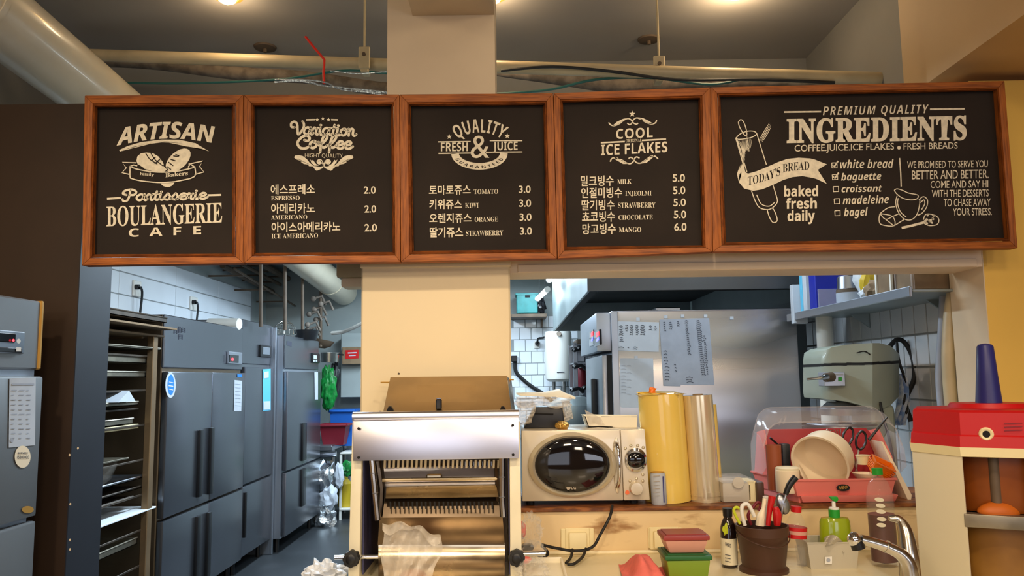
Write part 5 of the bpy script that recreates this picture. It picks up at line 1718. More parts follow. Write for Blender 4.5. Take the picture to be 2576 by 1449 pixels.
panel = part('control_panel', MB().hexa([mwv(sx_t + 1, 1081), mwv(1622, 1079), mwv(1635, 1258), mwv(sx_b + 1, 1259)] + [p + Vector((0, .014, 0)) for p in (mwv(sx_t + 1, 1081), mwv(1622, 1079), mwv(1635, 1258), mwv(sx_b + 1, 1259))], .003), 'silver_plastic', mw)
cw = mwv(1439, 1169)
k_ = YMW / F
MF = Matrix.Rotation(PI / 2, 4, 'X')
part('window_ring', MB().lathe([(1.0, .002), (1.13, .002), (1.17, .008), (1.15, .016), (1.06, .022), (.99, .014)], cw, 56, M=MF @ Matrix.Diagonal((93 * k_, 68 * k_, 1, 1))), 'silver_ring', dr)
prof = [(1.0, .012)] + [(math.cos(a_), .012 + .022 * math.sin(a_)) for a_ in [PI / 2 * q / 8 for q in range(1, 8)]] + [(0, .034)]
part('glass', MB().lathe(prof, cw, 56, M=MF @ Matrix.Diagonal((93 * k_, 68 * k_, 1, 1))), 'dark_glass', dr)
P = Print(lambda x, y: W(x, y, YMW - .026))
P.text('b', 'LG', 1437, 1449, 1231, 1231, 8)
P.ellipse(1430, 1227, 5.4, 5.4, 0, 20)
P.done('logo', 'chalk_grey', dr)
part('handle', MB().tube([mwv(1549, 1117, YMW - .004), mwv(1554, 1126, YMW - .02), mwv(1558, 1165, YMW - .03), mwv(1558, 1205, YMW - .024), mwv(1553, 1224, YMW - .004)], [.009, .007, .0055, .006, .009], 12, smooth=5), 'chrome', dr)
part('handle_recess', MB().lathe([(1, 0), (1.15, .003), (1.0, .005), (0, .003)], mwv(1552, 1170, YMW), 24, M=MF @ Matrix.Diagonal((.012, .085, 1, 1))), 'silver_ring', dr)
ck = mwv(1599, 1157)
part('display_ring', MB().lathe([(.8, .006), (1.0, .002), (1.05, 0), (1.0, .008), (.8, .012)], ck, 36, M=MF @ Matrix.Diagonal((27 * k_, 29 * k_, 1, 1))), 'chrome', panel)
part('display', MB().lathe([(1.0, .004)] + [(math.cos(a_), .006 + .010 * math.sin(a_)) for a_ in [PI / 2 * q / 5 for q in range(1, 5)]] + [(0, .016)], ck, 32, M=MF @ Matrix.Diagonal((23 * k_, 19 * k_, 1, 1))), 'dark_glass', panel)
for (x, y) in ((1573, 1128), (1587, 1121), (1604, 1121), (1618, 1126), (1617, 1194), (1601, 1204), (1585, 1210), (1617, 1210)):
    part('button', MB().blob(mwv(x, y), (.006, .004, .006), sub=2), 'silver_ring', panel)
part('dial', MB().lathe([(0, .022), (.9, .02), (1.0, .012), (1.1, 0)], mwv(1600, 1228), 28, M=MF @ Matrix.Diagonal((16 * k_, 16 * k_, 1, 1))), 'silver_plastic', panel)
part('button', MB().cyl(mwv(1578, 1239, YMW - .004), mwv(1578, 1239), .0075, seg=14), 'orange_button', panel)
for x in (1335, 1600):
    c = mwv(x, 1262)
    part('foot', MB().cyl((c.x, YMW + .06, zled), (c.x, YMW + .06, mwv(1400, 1258).z + .003), .015, seg=10), 'black_rubber', mw)
    part('foot', MB().cyl((c.x, YMW + .28, zled), (c.x, YMW + .28, mwv(1400, 1258).z + .003), .015, seg=10), 'black_rubber', mw)
zmt = mwv(1400, 1083).z
# things on the microwave
Yt = 3.0
t = thing('black_scale', 'black device wrapped in plastic on top of the microwave', 'device', (mwv(1375, 1070, Yt).x, Yt + .08, zmt))
m_ = lambda x, y: W(x, y, Yt)
z0 = zmt - m_(1375, 1077).z
part('body', MB().hexa([m_(1347, 1024), m_(1416, 1023), m_(1430, 1077), m_(1318, 1077)] + [p + Vector((0, .15, 0)) for p in (m_(1347, 1024), m_(1416, 1023), m_(1430, 1077), m_(1318, 1077))], .004), 'black_plastic', t)
part('ridge', MB().tube([m_(1345, 1040) - Vector((0, .003, 0)), m_(1392, 1042) - Vector((0, .003, 0))], .003, 6), 'black_gap', t)
mb = MB()
mb.grid(lambda u, v: W(1296 + 140 * u + 4 * math.sin(v * 8), 998 + 26 * v + 4 * math.sin(u * 11) * v, Yt - .012 + .02 * noise.noise(Vector((u * 9, v * 5, 1)))), 26, 8)
mb.grid(lambda u, v: W(1298 + 46 * u - 2 * v + 5 * math.sin(v * 5), 1010 + 66 * v - 12 * u * v, Yt - .01 + .018 * noise.noise(Vector((u * 5, v * 9, 4)))), 12, 16)
mb.grid(lambda u, v: W(1412 + 22 * u + 8 * v, 1008 + (54 - 10 * u) * v, Yt - .01 + .018 * noise.noise(Vector((u * 5, v * 9, 8)))), 8, 14)
part('plastic_wrap', mb, 'cling_bag', t)
o = part('white_tray_lid', MB().prism([W(1298, 992, 3.0), W(1375, 990, 3.0), W(1411, 982, 3.1), W(1424, 991, 3.05), W(1449, 1000, 3.0), W(1447, 1004, 3.0), W(1400, 999, 3.0), W(1310, 996, 3.0)], (0, .14, .004), .002), 'foam')
tag(o, 'white foam sheet lying on the wrapped black device', 'sheet')
c = W(1414, 1071, 2.93)
o = part('gold_scrubber', MB().blob((c.x, c.y, zmt + .014), (.026, .022, .016), .15, 16, 3), 'gold_foil'); tag(o, 'golden wire scrubber on the microwave top', 'scrubber')
Yb = 2.98
t = thing('cardboard_tray', 'beige open carton tray on top of the microwave', 'tray', (W(1540, 1076, Yb).x, Yb + .07, zmt))
Bq = lambda x, y: W(x, y, Yb)
part('front', MB().prism([Bq(1471, 1047), Bq(1555, 1048), Bq(1603, 1050), Bq(1602, 1078), Bq(1555, 1079), Bq(1480, 1074)], (0, .004, 0)), 'foam', t)
part('base', MB().prism([Bq(1480, 1074), Bq(1602, 1078), Bq(1602, 1078) + Vector((0, .15, .01)), Bq(1480, 1074) + Vector((0, .15, .01))], (0, 0, .004)), 'foam', t)
part('side', MB().prism([Bq(1471, 1047), Bq(1480, 1074), Bq(1480, 1074) + Vector((0, .15, .0)), Bq(1471, 1047) + Vector((0, .15, 0))], (.003, 0, 0)), 'foam', t)
part('back', MB().prism([Bq(1475, 1047) + Vector((0, .15, 0)), Bq(1603, 1049) + Vector((0, .15, 0)), Bq(1602, 1074) + Vector((0, .15, 0)), Bq(1480, 1074) + Vector((0, .15, 0))], (0, .004, 0)), 'foam', t)
part('lip', MB().box(Bq(1512, 1049), Bq(1603, 1045) + Vector((0, .006, 0)), .001), 'foam', t)
mb = MB(); mb.grid(lambda u, v: W(1471 + 40 * u + 10 * v, 1031 + 20 * u + v * (32 - 14 * u), Yb - .008 + .008 * math.sin(u * 9 + v * 4)), 10, 8)
part('plastic_flap', mb, 'cling_bag', t)

# film rolls, can
def roll(name, label, xt, yt, xb, yb, wt, Y, m, cat='roll', seg=36, group=None):
    a = W(xb, yb, Y); b = W(xt, yt, Y)
    r = wt / 2 * Y / F
    t = thing(name, label, cat, (a.x, Y, zled), group)
    a.z = zled
    part('film', MB().tube([a, b], r, seg), m, t)
    part('core', MB().tube([b - (b - a) * .02, b + (b - a) * .012], r * .35, 20), 'carton', t)
    return t, a, b, r
t, a, b, r = roll('film_roll', 'thick yellow film roll standing next to the microwave', 1661, 992, 1681, 1270, 112, 2.98, 'film_yellow')
random.seed(6)
part('crumpled_end', MB().blob(b + Vector((0, 0, .0)), (r * .98, r * .98, .012), .3, 14, 3), 'film_yellow', t)
part('orange_tie', MB().blob(W(1641, 983, 2.93), (.014, .01, .013), .4, 9, 2), 'orange_plastic', t)
t, a, b, r = roll('film_roll', 'slim clear film roll beside the yellow roll', 1755, 994, 1776, 1267, 72, 2.96, 'film_clear')
part('wrap_rim', MB().tube([a + Vector((0, 0, .02)), a + Vector((0, 0, .035))], r * 1.03, 32).tube([a, a + Vector((0, 0, .008))], r * 1.03, 32), 'film_clear', t)
t, a, b, r = roll('film_roll', 'amber film roll mostly hidden behind the slim clear roll', 1778, 1018, 1796, 1262, 46, 3.08, 'film_yellow')
a = W(1659, 1269, 2.89)
t = thing('drink_can', 'small tilted lilac can against the microwave side', 'can', (a.x, 2.89, zled))
r = 19 * 2.89 / F
b = W(1654, 1189, 2.89)
a.z = zled
dx = (b - a)
part('body', MB().tube([a, a + dx * .04, a + dx * .93, b], [r * .9, r, r, r * .86], 24), 'paper', t)
part('rim', MB().tube([b, b + dx * .03], r * .88, 24), 'gold_trim', t)
part('stripe', MB().box((a.x + r * .35, 2.89 - r * .97, a.z + .01), (a.x + r * .5, 2.89 - r * .85, a.z + .1)), 'navy_plastic', t)
P = Print(lambda x, y: W(x, y, 2.89 - r * 1.02 - .001)); P.stroke([(1643, 1198), (1660, 1197)], 2, 0)
for k in range(5): P.stroke([(1644, 1212 + k * 9), (1660, 1211 + k * 9)], 1.3, 0)
P.done('print', 'chalk_grey', t)

# clear boxes next to the rolls
a = W(1815, 1270, 2.9); b = W(1893, 1204, 2.9)
t = thing('storage_box', 'frosted lidded plastic box between film rolls and dish rack', 'box', ((a.x + b.x) / 2, 2.97, zled))
part('body', MB().box((a.x + .006, 2.9, zled), (b.x, 3.06, b.z - .012), .01, 2), 'frost_plastic', t)
part('lid', MB().box((a.x, 2.893, b.z - .014), (b.x + .006, 3.067, b.z), .005), 'clear_plastic', t)
part('lid_tab', MB().lathe([(0, 0), (.02, 0), (.02, .003), (0, .003)], W(1857, 1214, 2.891), 16, M=MF), 'frost_plastic', t)
a = W(1887, 1266, 2.88); b = W(1908, 1212, 2.88)
o = part('cream_carton', MB().box((a.x, 2.9, zled), (b.x, 3.0, b.z), .004), 'cream_plastic'); tag(o, 'small cream carton touching the dark brown block', 'box')
a = W(1908, 1266, 2.87); b = W(1925, 1213, 2.87)
o = part('brown_block', MB().box((a.x, 2.88, zled), (b.x, 2.98, b.z), .008, 2), 'brown_plastic'); tag(o, 'upright dark brown block beside the cream carton', 'block')

# ================================================================= DISH RACK
yn_, yf_ = 2.87, 3.14
FL, FR_ = W(1998, 1206, yn_), W(2252, 1203, yn_)
BLr, BRr = W(1893, 1186, yf_), W(2190, 1184, yf_)
zr = FL.z
dk = thing('dish_rack', 'pink plastic dish rack with clear domed cover on the ledge', 'dish rack', ((FL.x + FR_.x) / 2, 3.0, zled))
FL.z = FR_.z = BLr.z = BRr.z = zr
def inset(k, z):
    c = (FL + FR_ + BRr + BLr) / 4
    return [Vector((c.x + (p.x - c.x) * k, c.y + (p.y - c.y) * k, z)) for p in (FL, FR_, BRr, BLr)]
mb = MB(); bm = mb.bm
rr = [inset(.93, zled + .022), inset(1.0, zr - .008), inset(1.03, zr - .006), inset(1.03, zr), inset(.97, zr), inset(.9, zled + .03)]
vs = [[bm.verts.new(p) for p in r_] for r_ in rr]
for u, v in zip(vs, vs[1:]):
    for k in range(4):
        bm.faces.new((u[k], u[(k + 1) % 4], v[(k + 1) % 4], v[k]))
bm.faces.new(vs[0][::-1]); bm.faces.new(vs[-1])
part('tray', mb, 'pink_plastic', dk, angle=20)
q = inset(.97, zled + .024)
part('drip_drawer', MB().prism([Vector((q[0].x + .012, q[0].y - .012, zled + .026)), Vector((q[1].x + .01, q[1].y - .012, zled + .026)), Vector((q[1].x, q[1].y - .006, zled + .002)), Vector((q[0].x + .02, q[0].y - .006, zled + .002))], (0, .2, 0), .003), 'pink_plastic', dk)
part('drip_base', MB().prism([(p.x, p.y, zled) for p in inset(.9, 0)], (0, 0, .024)), 'pink_plastic', dk)
part('badge', MB().lathe([(0, .004), (1, .003), (1.05, 0)], W(2121, 1227, yn_ - .004), 24, M=MF @ Matrix.Diagonal((16 * yn_ / F, 8 * yn_ / F, 1, 1))), 'black_plastic', dk)
P = Print(lambda x, y: W(x, y, yn_ - .0095)); P.text('i', 'NEO', 2110, 2132, 1231, 1229.5, 8); P.done('badge_lettering', 'gold_trim', dk)
# end wall, back wall
ztb = W(2050, 1078, yf_ - .02).z
part('back_wall', MB().prism([Vector((BLr.x + .05, yf_ - .03, zr - .02)), Vector((BLr.x + .05, yf_ - .03, ztb)), Vector((BRr.x - .02, yf_ - .03, ztb)), Vector((BRr.x + .005, yf_ - .03, ztb - .03)), Vector((BRr.x + .01, yf_ - .03, zr - .02))], (0, .008, 0), .002), 'pink_shaded', dk)
mb = MB()
e0 = W(1933, 1196, 3.04); 
part('end_wall', MB().prism([Vector((BLr.x + .004, yf_ - .012, zr)), Vector((BLr.x + .02, yf_ - .012, ztb - .01)), Vector((BLr.x + .035, yf_ - .05, ztb)), Vector((BLr.x + .03, yf_ - .1, zr + .06)), Vector((BLr.x + .03, yf_ - .12, zr))], (.006, 0, 0)), 'pink_plastic', dk)
part('end_wall', MB().prism([Vector((BRr.x + .004, yf_ - .012, zr)), Vector((BRr.x + .0, yf_ - .012, ztb - .01)), Vector((BRr.x + .02, yf_ - .05, ztb)), Vector((BRr.x + .04, yf_ - .1, zr + .06)), Vector((BRr.x + .04, yf_ - .12, zr))], (-.006, 0, 0)), 'pink_plastic', dk)
# clear dome: rounded strip hugging the back, open to the front
ztc = W(2050, 1024, yf_ - .03).z
x0c, x1c = BLr.x + .0, W(2222, 1100, yf_).x
def dome(u, v):
    # v: 0 back bottom -> 1 front edge of the arc ; u across, with rounded ends
    prof = [(yf_ + .012, zr - .005), (yf_ + .012, ztc - .09), (yf_ + .0, ztc - .03), (yf_ - .04, ztc), (yf_ - .10, ztc - .012), (yf_ - .15, ztc - .05)]
    s_ = v * (len(prof) - 1); i_ = min(int(s_), len(prof) - 2); f_ = s_ - i_
    y = prof[i_][0] * (1 - f_) + prof[i_ + 1][0] * f_
    z = prof[i_][1] * (1 - f_) + prof[i_ + 1][1] * f_
    x = x0c + (x1c - x0c) * u
    e_ = max(0, 1 - min(u, 1 - u) / .14)
    drop = (1 - math.sqrt(max(0, 1 - e_ * e_))) * .09
    z = max(zr, z - drop * min(1, (z - zr) / .12))
    return Vector((x, y, z))
mb = MB(); mb.grid(dome, 28, 20)
cv = part('clear_cover', mb, 'clear_plastic', dk, angle=60)
mb = MB()
endp = [Vector((x0c, y_, z_)) for (y_, z_) in ((yf_ + .012, zr), (yf_ + .01, ztc - .14), (yf_ - .04, ztc - .09), (yf_ - .11, ztc - .10), (yf_ - .16, ztc - .15), (yf_ - .17, zr + .03), (yf_ - .12, zr))]
part('cover_end', MB().prism(endp, (.002, 0, 0)), 'clear_plastic', cv)
part('cover_end', MB().prism([p + Vector((x1c - x0c, 0, 0)) for p in endp], (.002, 0, 0)), 'clear_plastic', cv)
mb = MB(); mb.tube([dome(u / 24, 1) for u in range(25)], .003, 6); mb.tube([dome(u / 24, .6) + Vector((0, 0, .001)) for u in range(25)], .0018, 6)
part('cover_rim', mb, 'clear_plastic', cv)
P = Print(lambda x, y: W(x, y, yf_ - .12)); P.stroke([(1960, 1070), (1966, 1052)], 4, 0); P.stroke([(1970, 1068), (1978, 1046), (1972, 1048)], 4, 0); P.done('sticker', 'clear_plastic', cv)
# contents of the rack
zi = zled + .03
c0 = W(2062, 1166, 2.93)
ax = (Vector((.62, .9, .42))).normalized()
Mq = ax.to_track_quat('Z', 'Y').to_matrix().to_4x4()
tilt = Matrix.Rotation(D(-10), 4, 'Y')
rb = 70 * 2.95 / F
t = thing('white_bowl', 'big white plastic bowl lying on its side in the dish rack', 'bowl', (c0.x, 2.98, zi))
ax = Vector((.66, .66, .34)).normalized()
Mq = ax.to_track_quat('Z', 'Y').to_matrix().to_4x4()
part('shell', MB().lathe([(rb * 1.03, -.002), (rb * 1.03, .003), (rb * .98, .004), (rb * .93, .075), (rb * .88, .088), (0, .09), (0, .084), (rb * .86, .082), (rb * .9, .07), (rb * .95, .0), (rb * 1.03, -.002)], c0, 48, M=Mq), 'cream_ware', t)
t = thing('brown_cup', 'tall brown cup standing in the dish rack', 'cup', (W(1949, 1197, 3.0).x, 3.0, zi))
p0, p1 = W(1949, 1200, 3.0), W(1949, 1119, 3.0)
p0.z = zi
part('shell', MB().lathe([(0, 0), (.026, 0), (.028, p1.z - p0.z), (.025, p1.z - p0.z), (.023, .004), (0, .004)], p0, 24), 'terracotta', t)
o = part('black_holder', MB().box((W(1968, 1170, 3.04).x, 3.03, zi), (W(1988, 1170, 3.04).x, 3.07, W(1970, 1116, 3.04).z), .006, 2), 'black_plastic'); tag(o, 'narrow black holder between brown cup and white bowl', 'holder')
o = part('black_stick', MB().tube([W(1937, 1101, 3.02), W(1958, 1119, 3.03), W(1972, 1150, 3.05)], .004, 8), 'black_plastic'); tag(o, 'black stick leaning across the dish rack wall', 'utensil')
p0 = W(1982, 1207, 2.93); 
t = thing('cream_jar', 'small lidded cream jar in the dish rack corner', 'jar', (p0.x, 2.93, zi))
hj = W(1982, 1174, 2.93).z - zi
part('body', MB().lathe([(0, 0), (.04, 0), (.043, .006), (.043, hj - .012), (.04, hj - .008), (0, hj - .008)], (p0.x, 2.93, zi), 28), 'cream_ware', t)
part('lid', MB().lathe([(.042, hj - .014), (.042, hj - .004), (.036, hj), (0, hj + .002)], (p0.x, 2.93, zi), 28), 'label_cream', t)
t = thing('white_saucer', 'thin white saucer standing between jar and bowl', 'saucer', W(2020, 1200, 2.92))
part('disc', MB().lathe([(0, 0), (.05, 0), (.052, .004), (.045, .006), (0, .006)], W(2024, 1203, 2.93), 28, M=Matrix.Rotation(D(65), 4, 'Y') @ Matrix.Rotation(D(20), 4, 'X')), 'cream_ware', t)
# scissors, black handles
sc1 = W(2133, 1098, 3.0); sc2 = W(2166, 1108, 3.0)
t = thing('black_scissors', 'scissors with black loop handles upright in the dish rack', 'scissors', W(2148, 1190, 3.0))
def ring_(c, a, b, ang, r, m, par, nm):
    pts = []
    for k in range(17):
        u = 2 * PI * k / 16
        x = a * math.cos(u); z = b * math.sin(u)
        pts.append(c + Vector((x * math.cos(ang) - z * math.sin(ang), 0, x * math.sin(ang) + z * math.cos(ang))))
    part(nm, MB().tube(pts, r, 8, caps=False), m, par)
ring_(sc1, .018, .034, D(-20), .0045, 'black_plastic', t, 'handle')
ring_(sc2, .018, .034, D(-14), .0045, 'black_plastic', t, 'handle')
part('blade', MB().tube([W(2137, 1118, 3.0), W(2158, 1195, 3.0)], .004, 6), 'chrome_worn', t)
part('blade', MB().tube([W(2160, 1130, 3.0), W(2152, 1195, 3.0)], .004, 6), 'chrome_worn', t)
mb = MB()
for k in range(6):
    mb.tube([W(2110, 1150, 3.06), W(2085 + k * 6, 1090 - 3 * abs(k - 2.5), 3.06), W(2070 + k * 9, 1080 + 4 * abs(k - 3), 3.06)], .0012, 5, smooth=5)
o = part('wire_whisk', mb, 'chrome_worn'); tag(o, 'wire whisk showing behind the white bowl', 'whisk')
o = part('black_ladle', MB().tube([W(2186, 1106, 2.96), W(2215, 1070, 2.96), W(2232, 1050, 2.97)], [.006, .004, .003], 8), 'black_plastic'); tag(o, 'thin black stick slanting out of the dish rack', 'utensil')
# orange basket
t = thing('orange_basket', 'orange ribbed basket tilted on the dish rack corner', 'basket', W(2205, 1195, 2.93))
Mo = Matrix.Rotation(D(28), 4, 'Y') @ Matrix.Rotation(D(20), 4, 'X')
co = W(2205, 1192, 2.93)
mb = MB(); rr = [(.034, 0), (.036, .002), (.045, .044), (.052, .046), (.052, .05), (.044, .05), (.034, .006)]
mb.lathe([(0, 0)] + rr + [(0, .006)], co, 4, sx=1.35, sy=1.0, M=Mo @ Matrix.Rotation(PI / 4, 4, 'Z'))
part('shell', mb, 'orange_plastic', t, angle=20)
mb = MB()
for k in range(5):
    z = .008 + k * .007; w = .027 + k * .0016
    q = [Vector((sx * w * 1.02 * 1.2, sy * w * 1.0, z)) for sx, sy in ((-1, -1), (1, -1), (1, 1), (-1, 1), (-1, -1))]
    mb.tube([co + Mo @ p for p in q], .0016, 5)
part('rib', mb, 'orange_plastic', t)
o = part('yellow_tub', MB().lathe([(0, 0), (.02, 0), (.024, .03), (.026, .03), (.026, .034), (0, .034)], W(2172, 1168, 2.98), 20), 'cream_plastic'); tag(o, 'small yellowish tub between scissors and orange basket', 'tub')
o = part('cream_bowl', MB().lathe([(0, 0), (.03, 0), (.046, .02), (.042, .02), (.028, .004), (0, .004)], W(2178, 1204, 2.91), 24), 'cream_ware'); tag(o, 'shallow cream bowl under the orange basket', 'bowl')
o = part('cutting_board', MB().prism([W(2216, 1110, 3.0), W(2222, 1112, 3.0), W(2294, 1245, 2.92), W(2292, 1262, 2.92), W(2284, 1258, 2.92)], (.004, .12, 0), .002), 'cream_ware'); tag(o, 'cream cutting board leaning beside the dish rack', 'board')

# ================================================================= COUNTER ITEMS
def onc(x, y):          # a point on the worktop under a pixel
    return WZ(x, y, CZ)
# wires from the microwave to the outlets
part('cord', MB().tube([W(1540, 1272, 2.84), W(1534, 1300, 2.8), W(1510, 1345, 2.79), W(1490, 1376, 2.79), W(1450, 1386, 2.79), W(1400, 1379, 2.78), W(1362, 1370, 2.76)], .0052, 8, smooth=6), 'black_rubber', mw)
o = part('black_cable', MB().tube([W(1362, 1372, 2.74), W(1378, 1390, 2.74), (W(1368, 1402, 2.74)), W(1352, 1396, 2.74)], .005, 8, smooth=6).tube([W(1440, 1382, 2.78), W(1436, 1402, 2.74), W(1424, 1416, 2.68)], .005, 8, smooth=5).tube([W(1474, 1380, 2.78), W(1466, 1400, 2.74), W(1445, 1418, 2.66), W(1428, 1420, 2.66)], .005, 8, smooth=5), 'black_rubber')
tag(o, 'loose loops of black cable on the worktop by the outlet', 'cable')
# wrapped red thing
t = thing('wrapped_utensil', 'red and black item in crinkled cellophane beside the slicer', 'packet', onc(1335, 1420))
part('red_tip', MB().blob(W(1314, 1332, 2.66), (.012, .012, .03), .2, 8, 2).blob(W(1322, 1408, 2.6), (.02, .012, .012), .2, 8, 2), 'pink_cloth', t)
part('black_body', MB().box(W(1312, 1386, 2.62), W(1342, 1366, 2.66), .005), 'black_plastic', t)
part('cellophane', MB().blob(W(1336, 1335, 2.64), (.034, .025, .05), .4, 14, 4).blob(W(1340, 1385, 2.62), (.04, .03, .03), .3, 12, 3), 'clear_bag', t)
o = part('cellophane_bag', MB().blob(W(1340, 1436, 2.38), (.045, .05, .03), .35, 14, 4), 'clear_bag'); tag(o, 'clear crinkled bag lying over the foam tray', 'bag')
# foam tray
c = onc(1372, 1446)
t = thing('foam_tray', 'shallow white foam tray at the worktop edge', 'tray', (c.x, c.y, CZ))
x0, x1, y1 = W(1318, 1420, 2.45).x, W(1428, 1420, 2.45).x, onc(1400, 1418).y
part('shell', MB().box((x0, y1 - .3, CZ), (x1, y1, CZ + .006), .002).box((x0, y1 - .3, CZ), (x0 + .008, y1, CZ + .022), .003).box((x1 - .008, y1 - .3, CZ), (x1, y1, CZ + .022), .003).box((x0, y1 - .008, CZ), (x1, y1, CZ + .022), .003).box((x0, y1 - .3, CZ), (x1, y1 - .292, CZ + .022), .003), 'foam', t)
# pink cloth
c = onc(1640, 1452)
mb = MB()
def clothf(u, v):
    p = onc(1570 + 155 * u - 14 * v, 1478 - 56 * v * (1 - .35 * u))
    e_ = math.sin(PI * v) ** .7 * math.sin(PI * min(1, u * 1.02 + .02)) ** .6
    h = e_ * (.052 * math.exp(-((u - .32) / .2) ** 2) + .022 + .02 * noise.noise(Vector((u * 4.5, v * 3, 2))) + .014 * math.sin(u * 21 + v * 6) * (1 - u * .6))
    return p + Vector((0, 0, max(.002, h + .003)))
mb.grid(clothf, 40, 22)
o = part('pink_cloth', mb, 'pink_cloth', angle=60); tag(o, 'crumpled salmon pink cloth on the worktop', 'cloth')
# stacked lidded boxes
def lidbox(name, label, lx0, lx1, lyt, lyb, bx0, bx1, by, zb, Y, mb_, ml, d):
    a = W(lx0, lyt, Y); b = W(lx1, lyb, Y)
    cx = (a.x + b.x) / 2
    w = (b.x - a.x) / 2
    wb = (W(bx1, by, Y).x - W(bx0, by, Y).x) / 2
    t = thing(name, label, 'food box', (cx, Y + d / 2, zb))
    zt = a.z
    bm_ = MB(); 
    cy = Y + d / 2
    def rg(k, kd, z): return [bm_.bm.verts.new((cx + sx * k, cy + sy * kd, z)) for sx, sy in ((-1, -1), (1, -1), (1, 1), (-1, 1))]
    r0 = rg(wb, d / 2 * .8, zb); r1 = rg(w * .93, d / 2 * .97, zt - .014)
    for k in range(4): bm_.bm.faces.new((r0[k], r0[(k + 1) % 4], r1[(k + 1) % 4], r1[k]))
    bm_.bm.faces.new(r0[::-1]); bm_.bm.faces.new(r1)
    bmesh.ops.bevel(bm_.bm, geom=bm_.bm.edges[:], offset=.006, segments=2, affect='EDGES', profile=.6)
    part('body', bm_, mb_, t)
    part('lid', MB().box((cx - w, cy - d / 2, zt - .014), (cx + w, cy + d / 2, zt), .004, 2).box((cx - w * .86, cy - d * .42, zt - .002), (cx + w * .86, cy + d * .42, zt + .003), .001), ml, t)
    return t, zt
Yg = 2.42
t, zg = lidbox('food_box', 'green food box with dark green lid under the pink one', 1673, 1793, 1399, 1412, 1688, 1782, 1470, CZ, Yg, 'green_box', 'green_lid', .13)
t, zp = lidbox('food_box', 'pinkish food box with red lid stacked on the green one', 1669, 1787, 1349, 1366, 1690, 1776, 1404, zg + .003, Yg + .01, 'pink_box', 'red_lid', .11)
# sauce bottle behind the bucket
p = onc(1836, 1426)
t = thing('sauce_bottle', 'black-capped sauce bottle with cream label beside the bucket', 'bottle', p)
hb_ = W(1836, 1278, p.y).z - CZ
part('body', MB().lathe([(0, 0), (.024, 0), (.026, .006), (.026, hb_ * .66), (.02, hb_ * .76), (.013, hb_ * .84), (.013, hb_ * .88), (0, hb_ * .88)], p, 24), 'dark_glass_bottle', t)
part('cap', MB().lathe([(.015, hb_ * .86), (.016, hb_), (0, hb_ + .001)], p, 20), 'black_plastic', t)
part('label', MB().lathe([(.0264, .01), (.0264, hb_ * .5)], p, 28), 'label_cream', t)
part('pattern', MB().blob(p + Vector((-.012, -.018, hb_ * .64)), (.011, .009, .02), .4, 10, 2), 'lime', t)
P = Print(lambda x, y: W(x, y, p.y - .028)); P.text('b', 'CHIKO', 1824, 1839, 1372, 1378, 9); 
for k in range(3): P.stroke([(1824, 1395 + k * 8), (1838, 1398 + k * 8)], 1.6, 0)
P.done('label_print', 'ink', t)
# utensil bucket
p = onc(1922, 1436)
Yk = p.y
hk = W(1914, 1320, Yk).z - CZ
rt = 62 * Yk / F; rbk = 55 * Yk / F
t = thing('utensil_bucket', 'dark brown plastic bucket full of kitchen utensils', 'bucket', p)
part('shell', MB().lathe([(0, 0), (rbk * 1.06, 0), (rbk * 1.06, .01), (rbk * .93, .016), (rt * .98, hk - .03), (rt, hk - .028), (rt * 1.02, hk), (rt * .96, hk), (rt * .92, hk - .03), (rbk * .88, .02), (0, .02)], p, 40), 'brown_plastic', t)
hp = []
for k in range(13):
    u = PI * k / 12
    hp.append(p + Vector((-rt * 1.03 * math.cos(u), -rt * 1.04 * math.sin(u), hk - .015 - .055 * math.sin(u) * (.4 + .6 * k / 12))))
part('handle', MB().tube(hp, .002, 6), 'brown_plastic', t)
bc = p + Vector((0, 0, hk))
def ut(name, label, pts, r, m, Y=None, sm=5, extra=None):
    o = part(name, MB().tube([W(x, y, (Y or Yk) + (k2 if False else 0)) for (x, y) in pts], r, 10, smooth=sm), m)
    tag(o, label, 'utensil', 'utensils in the brown bucket')
    return o
ut('yellow_tongs', 'lime green loop handle in the brown bucket', [(1862, 1318), (1850, 1296), (1846, 1282), (1854, 1276), (1864, 1286), (1872, 1312)], .0045, 'lime', Yk - .02)
ut('white_tongs', 'white looped tongs beside the lime handle', [(1874, 1322), (1866, 1290), (1868, 1272), (1880, 1268), (1890, 1282), (1898, 1300)], .006, 'white_plastic', Yk - .03)
ut('red_whisk', 'red looped handle behind the white tongs', [(1890, 1320), (1882, 1296), (1896, 1274), (1906, 1264), (1914, 1270), (1908, 1285)], .005, 'maroon_plastic', Yk + .02)
ut('white_spatula', 'wide cream spatula in the bucket middle', [(1912, 1322), (1914, 1300), (1920, 1280), (1924, 1254)], [.014, .013, .006, .007], 'cream_ware', Yk - .02)
ut('white_stick', 'pale square handle rising behind the cream spatula', [(1928, 1322), (1928, 1290), (1926, 1248)], .009, 'white_plastic', Yk + .01)
ut('red_spatula', 'tall red spatula handle in the bucket', [(1932, 1322), (1936, 1285), (1943, 1248)], [.007, .008, .012], 'red_plastic', Yk - .03)
ut('red_tongs', 'bright red paddle leaning to the bucket rim', [(1955, 1322), (1955, 1295), (1950, 1276)], [.010, .014, .009], 'red_plastic', Yk - .04)
t = thing('black_ladle', 'ladle with black handle standing tallest in the bucket', 'utensil', W(1975, 1318, Yk + .02), 'utensils in the brown bucket')
part('handle', MB().tube([W(1976, 1244, Yk), W(1986, 1220, Yk), W(2002, 1200, Yk)], [.008, .010, .011], 12, smooth=4), 'black_plastic', t)
part('bowl', MB().blob(W(1968, 1268, Yk + .01), (.022, .014, .034), 0, 5, 3, M=Matrix.Rotation(D(-20), 4, 'Y')), 'steel', t)
part('stem', MB().tube([W(1962, 1320, Yk), W(1970, 1270, Yk), W(1978, 1242, Yk)], .004, 8), 'steel', t)
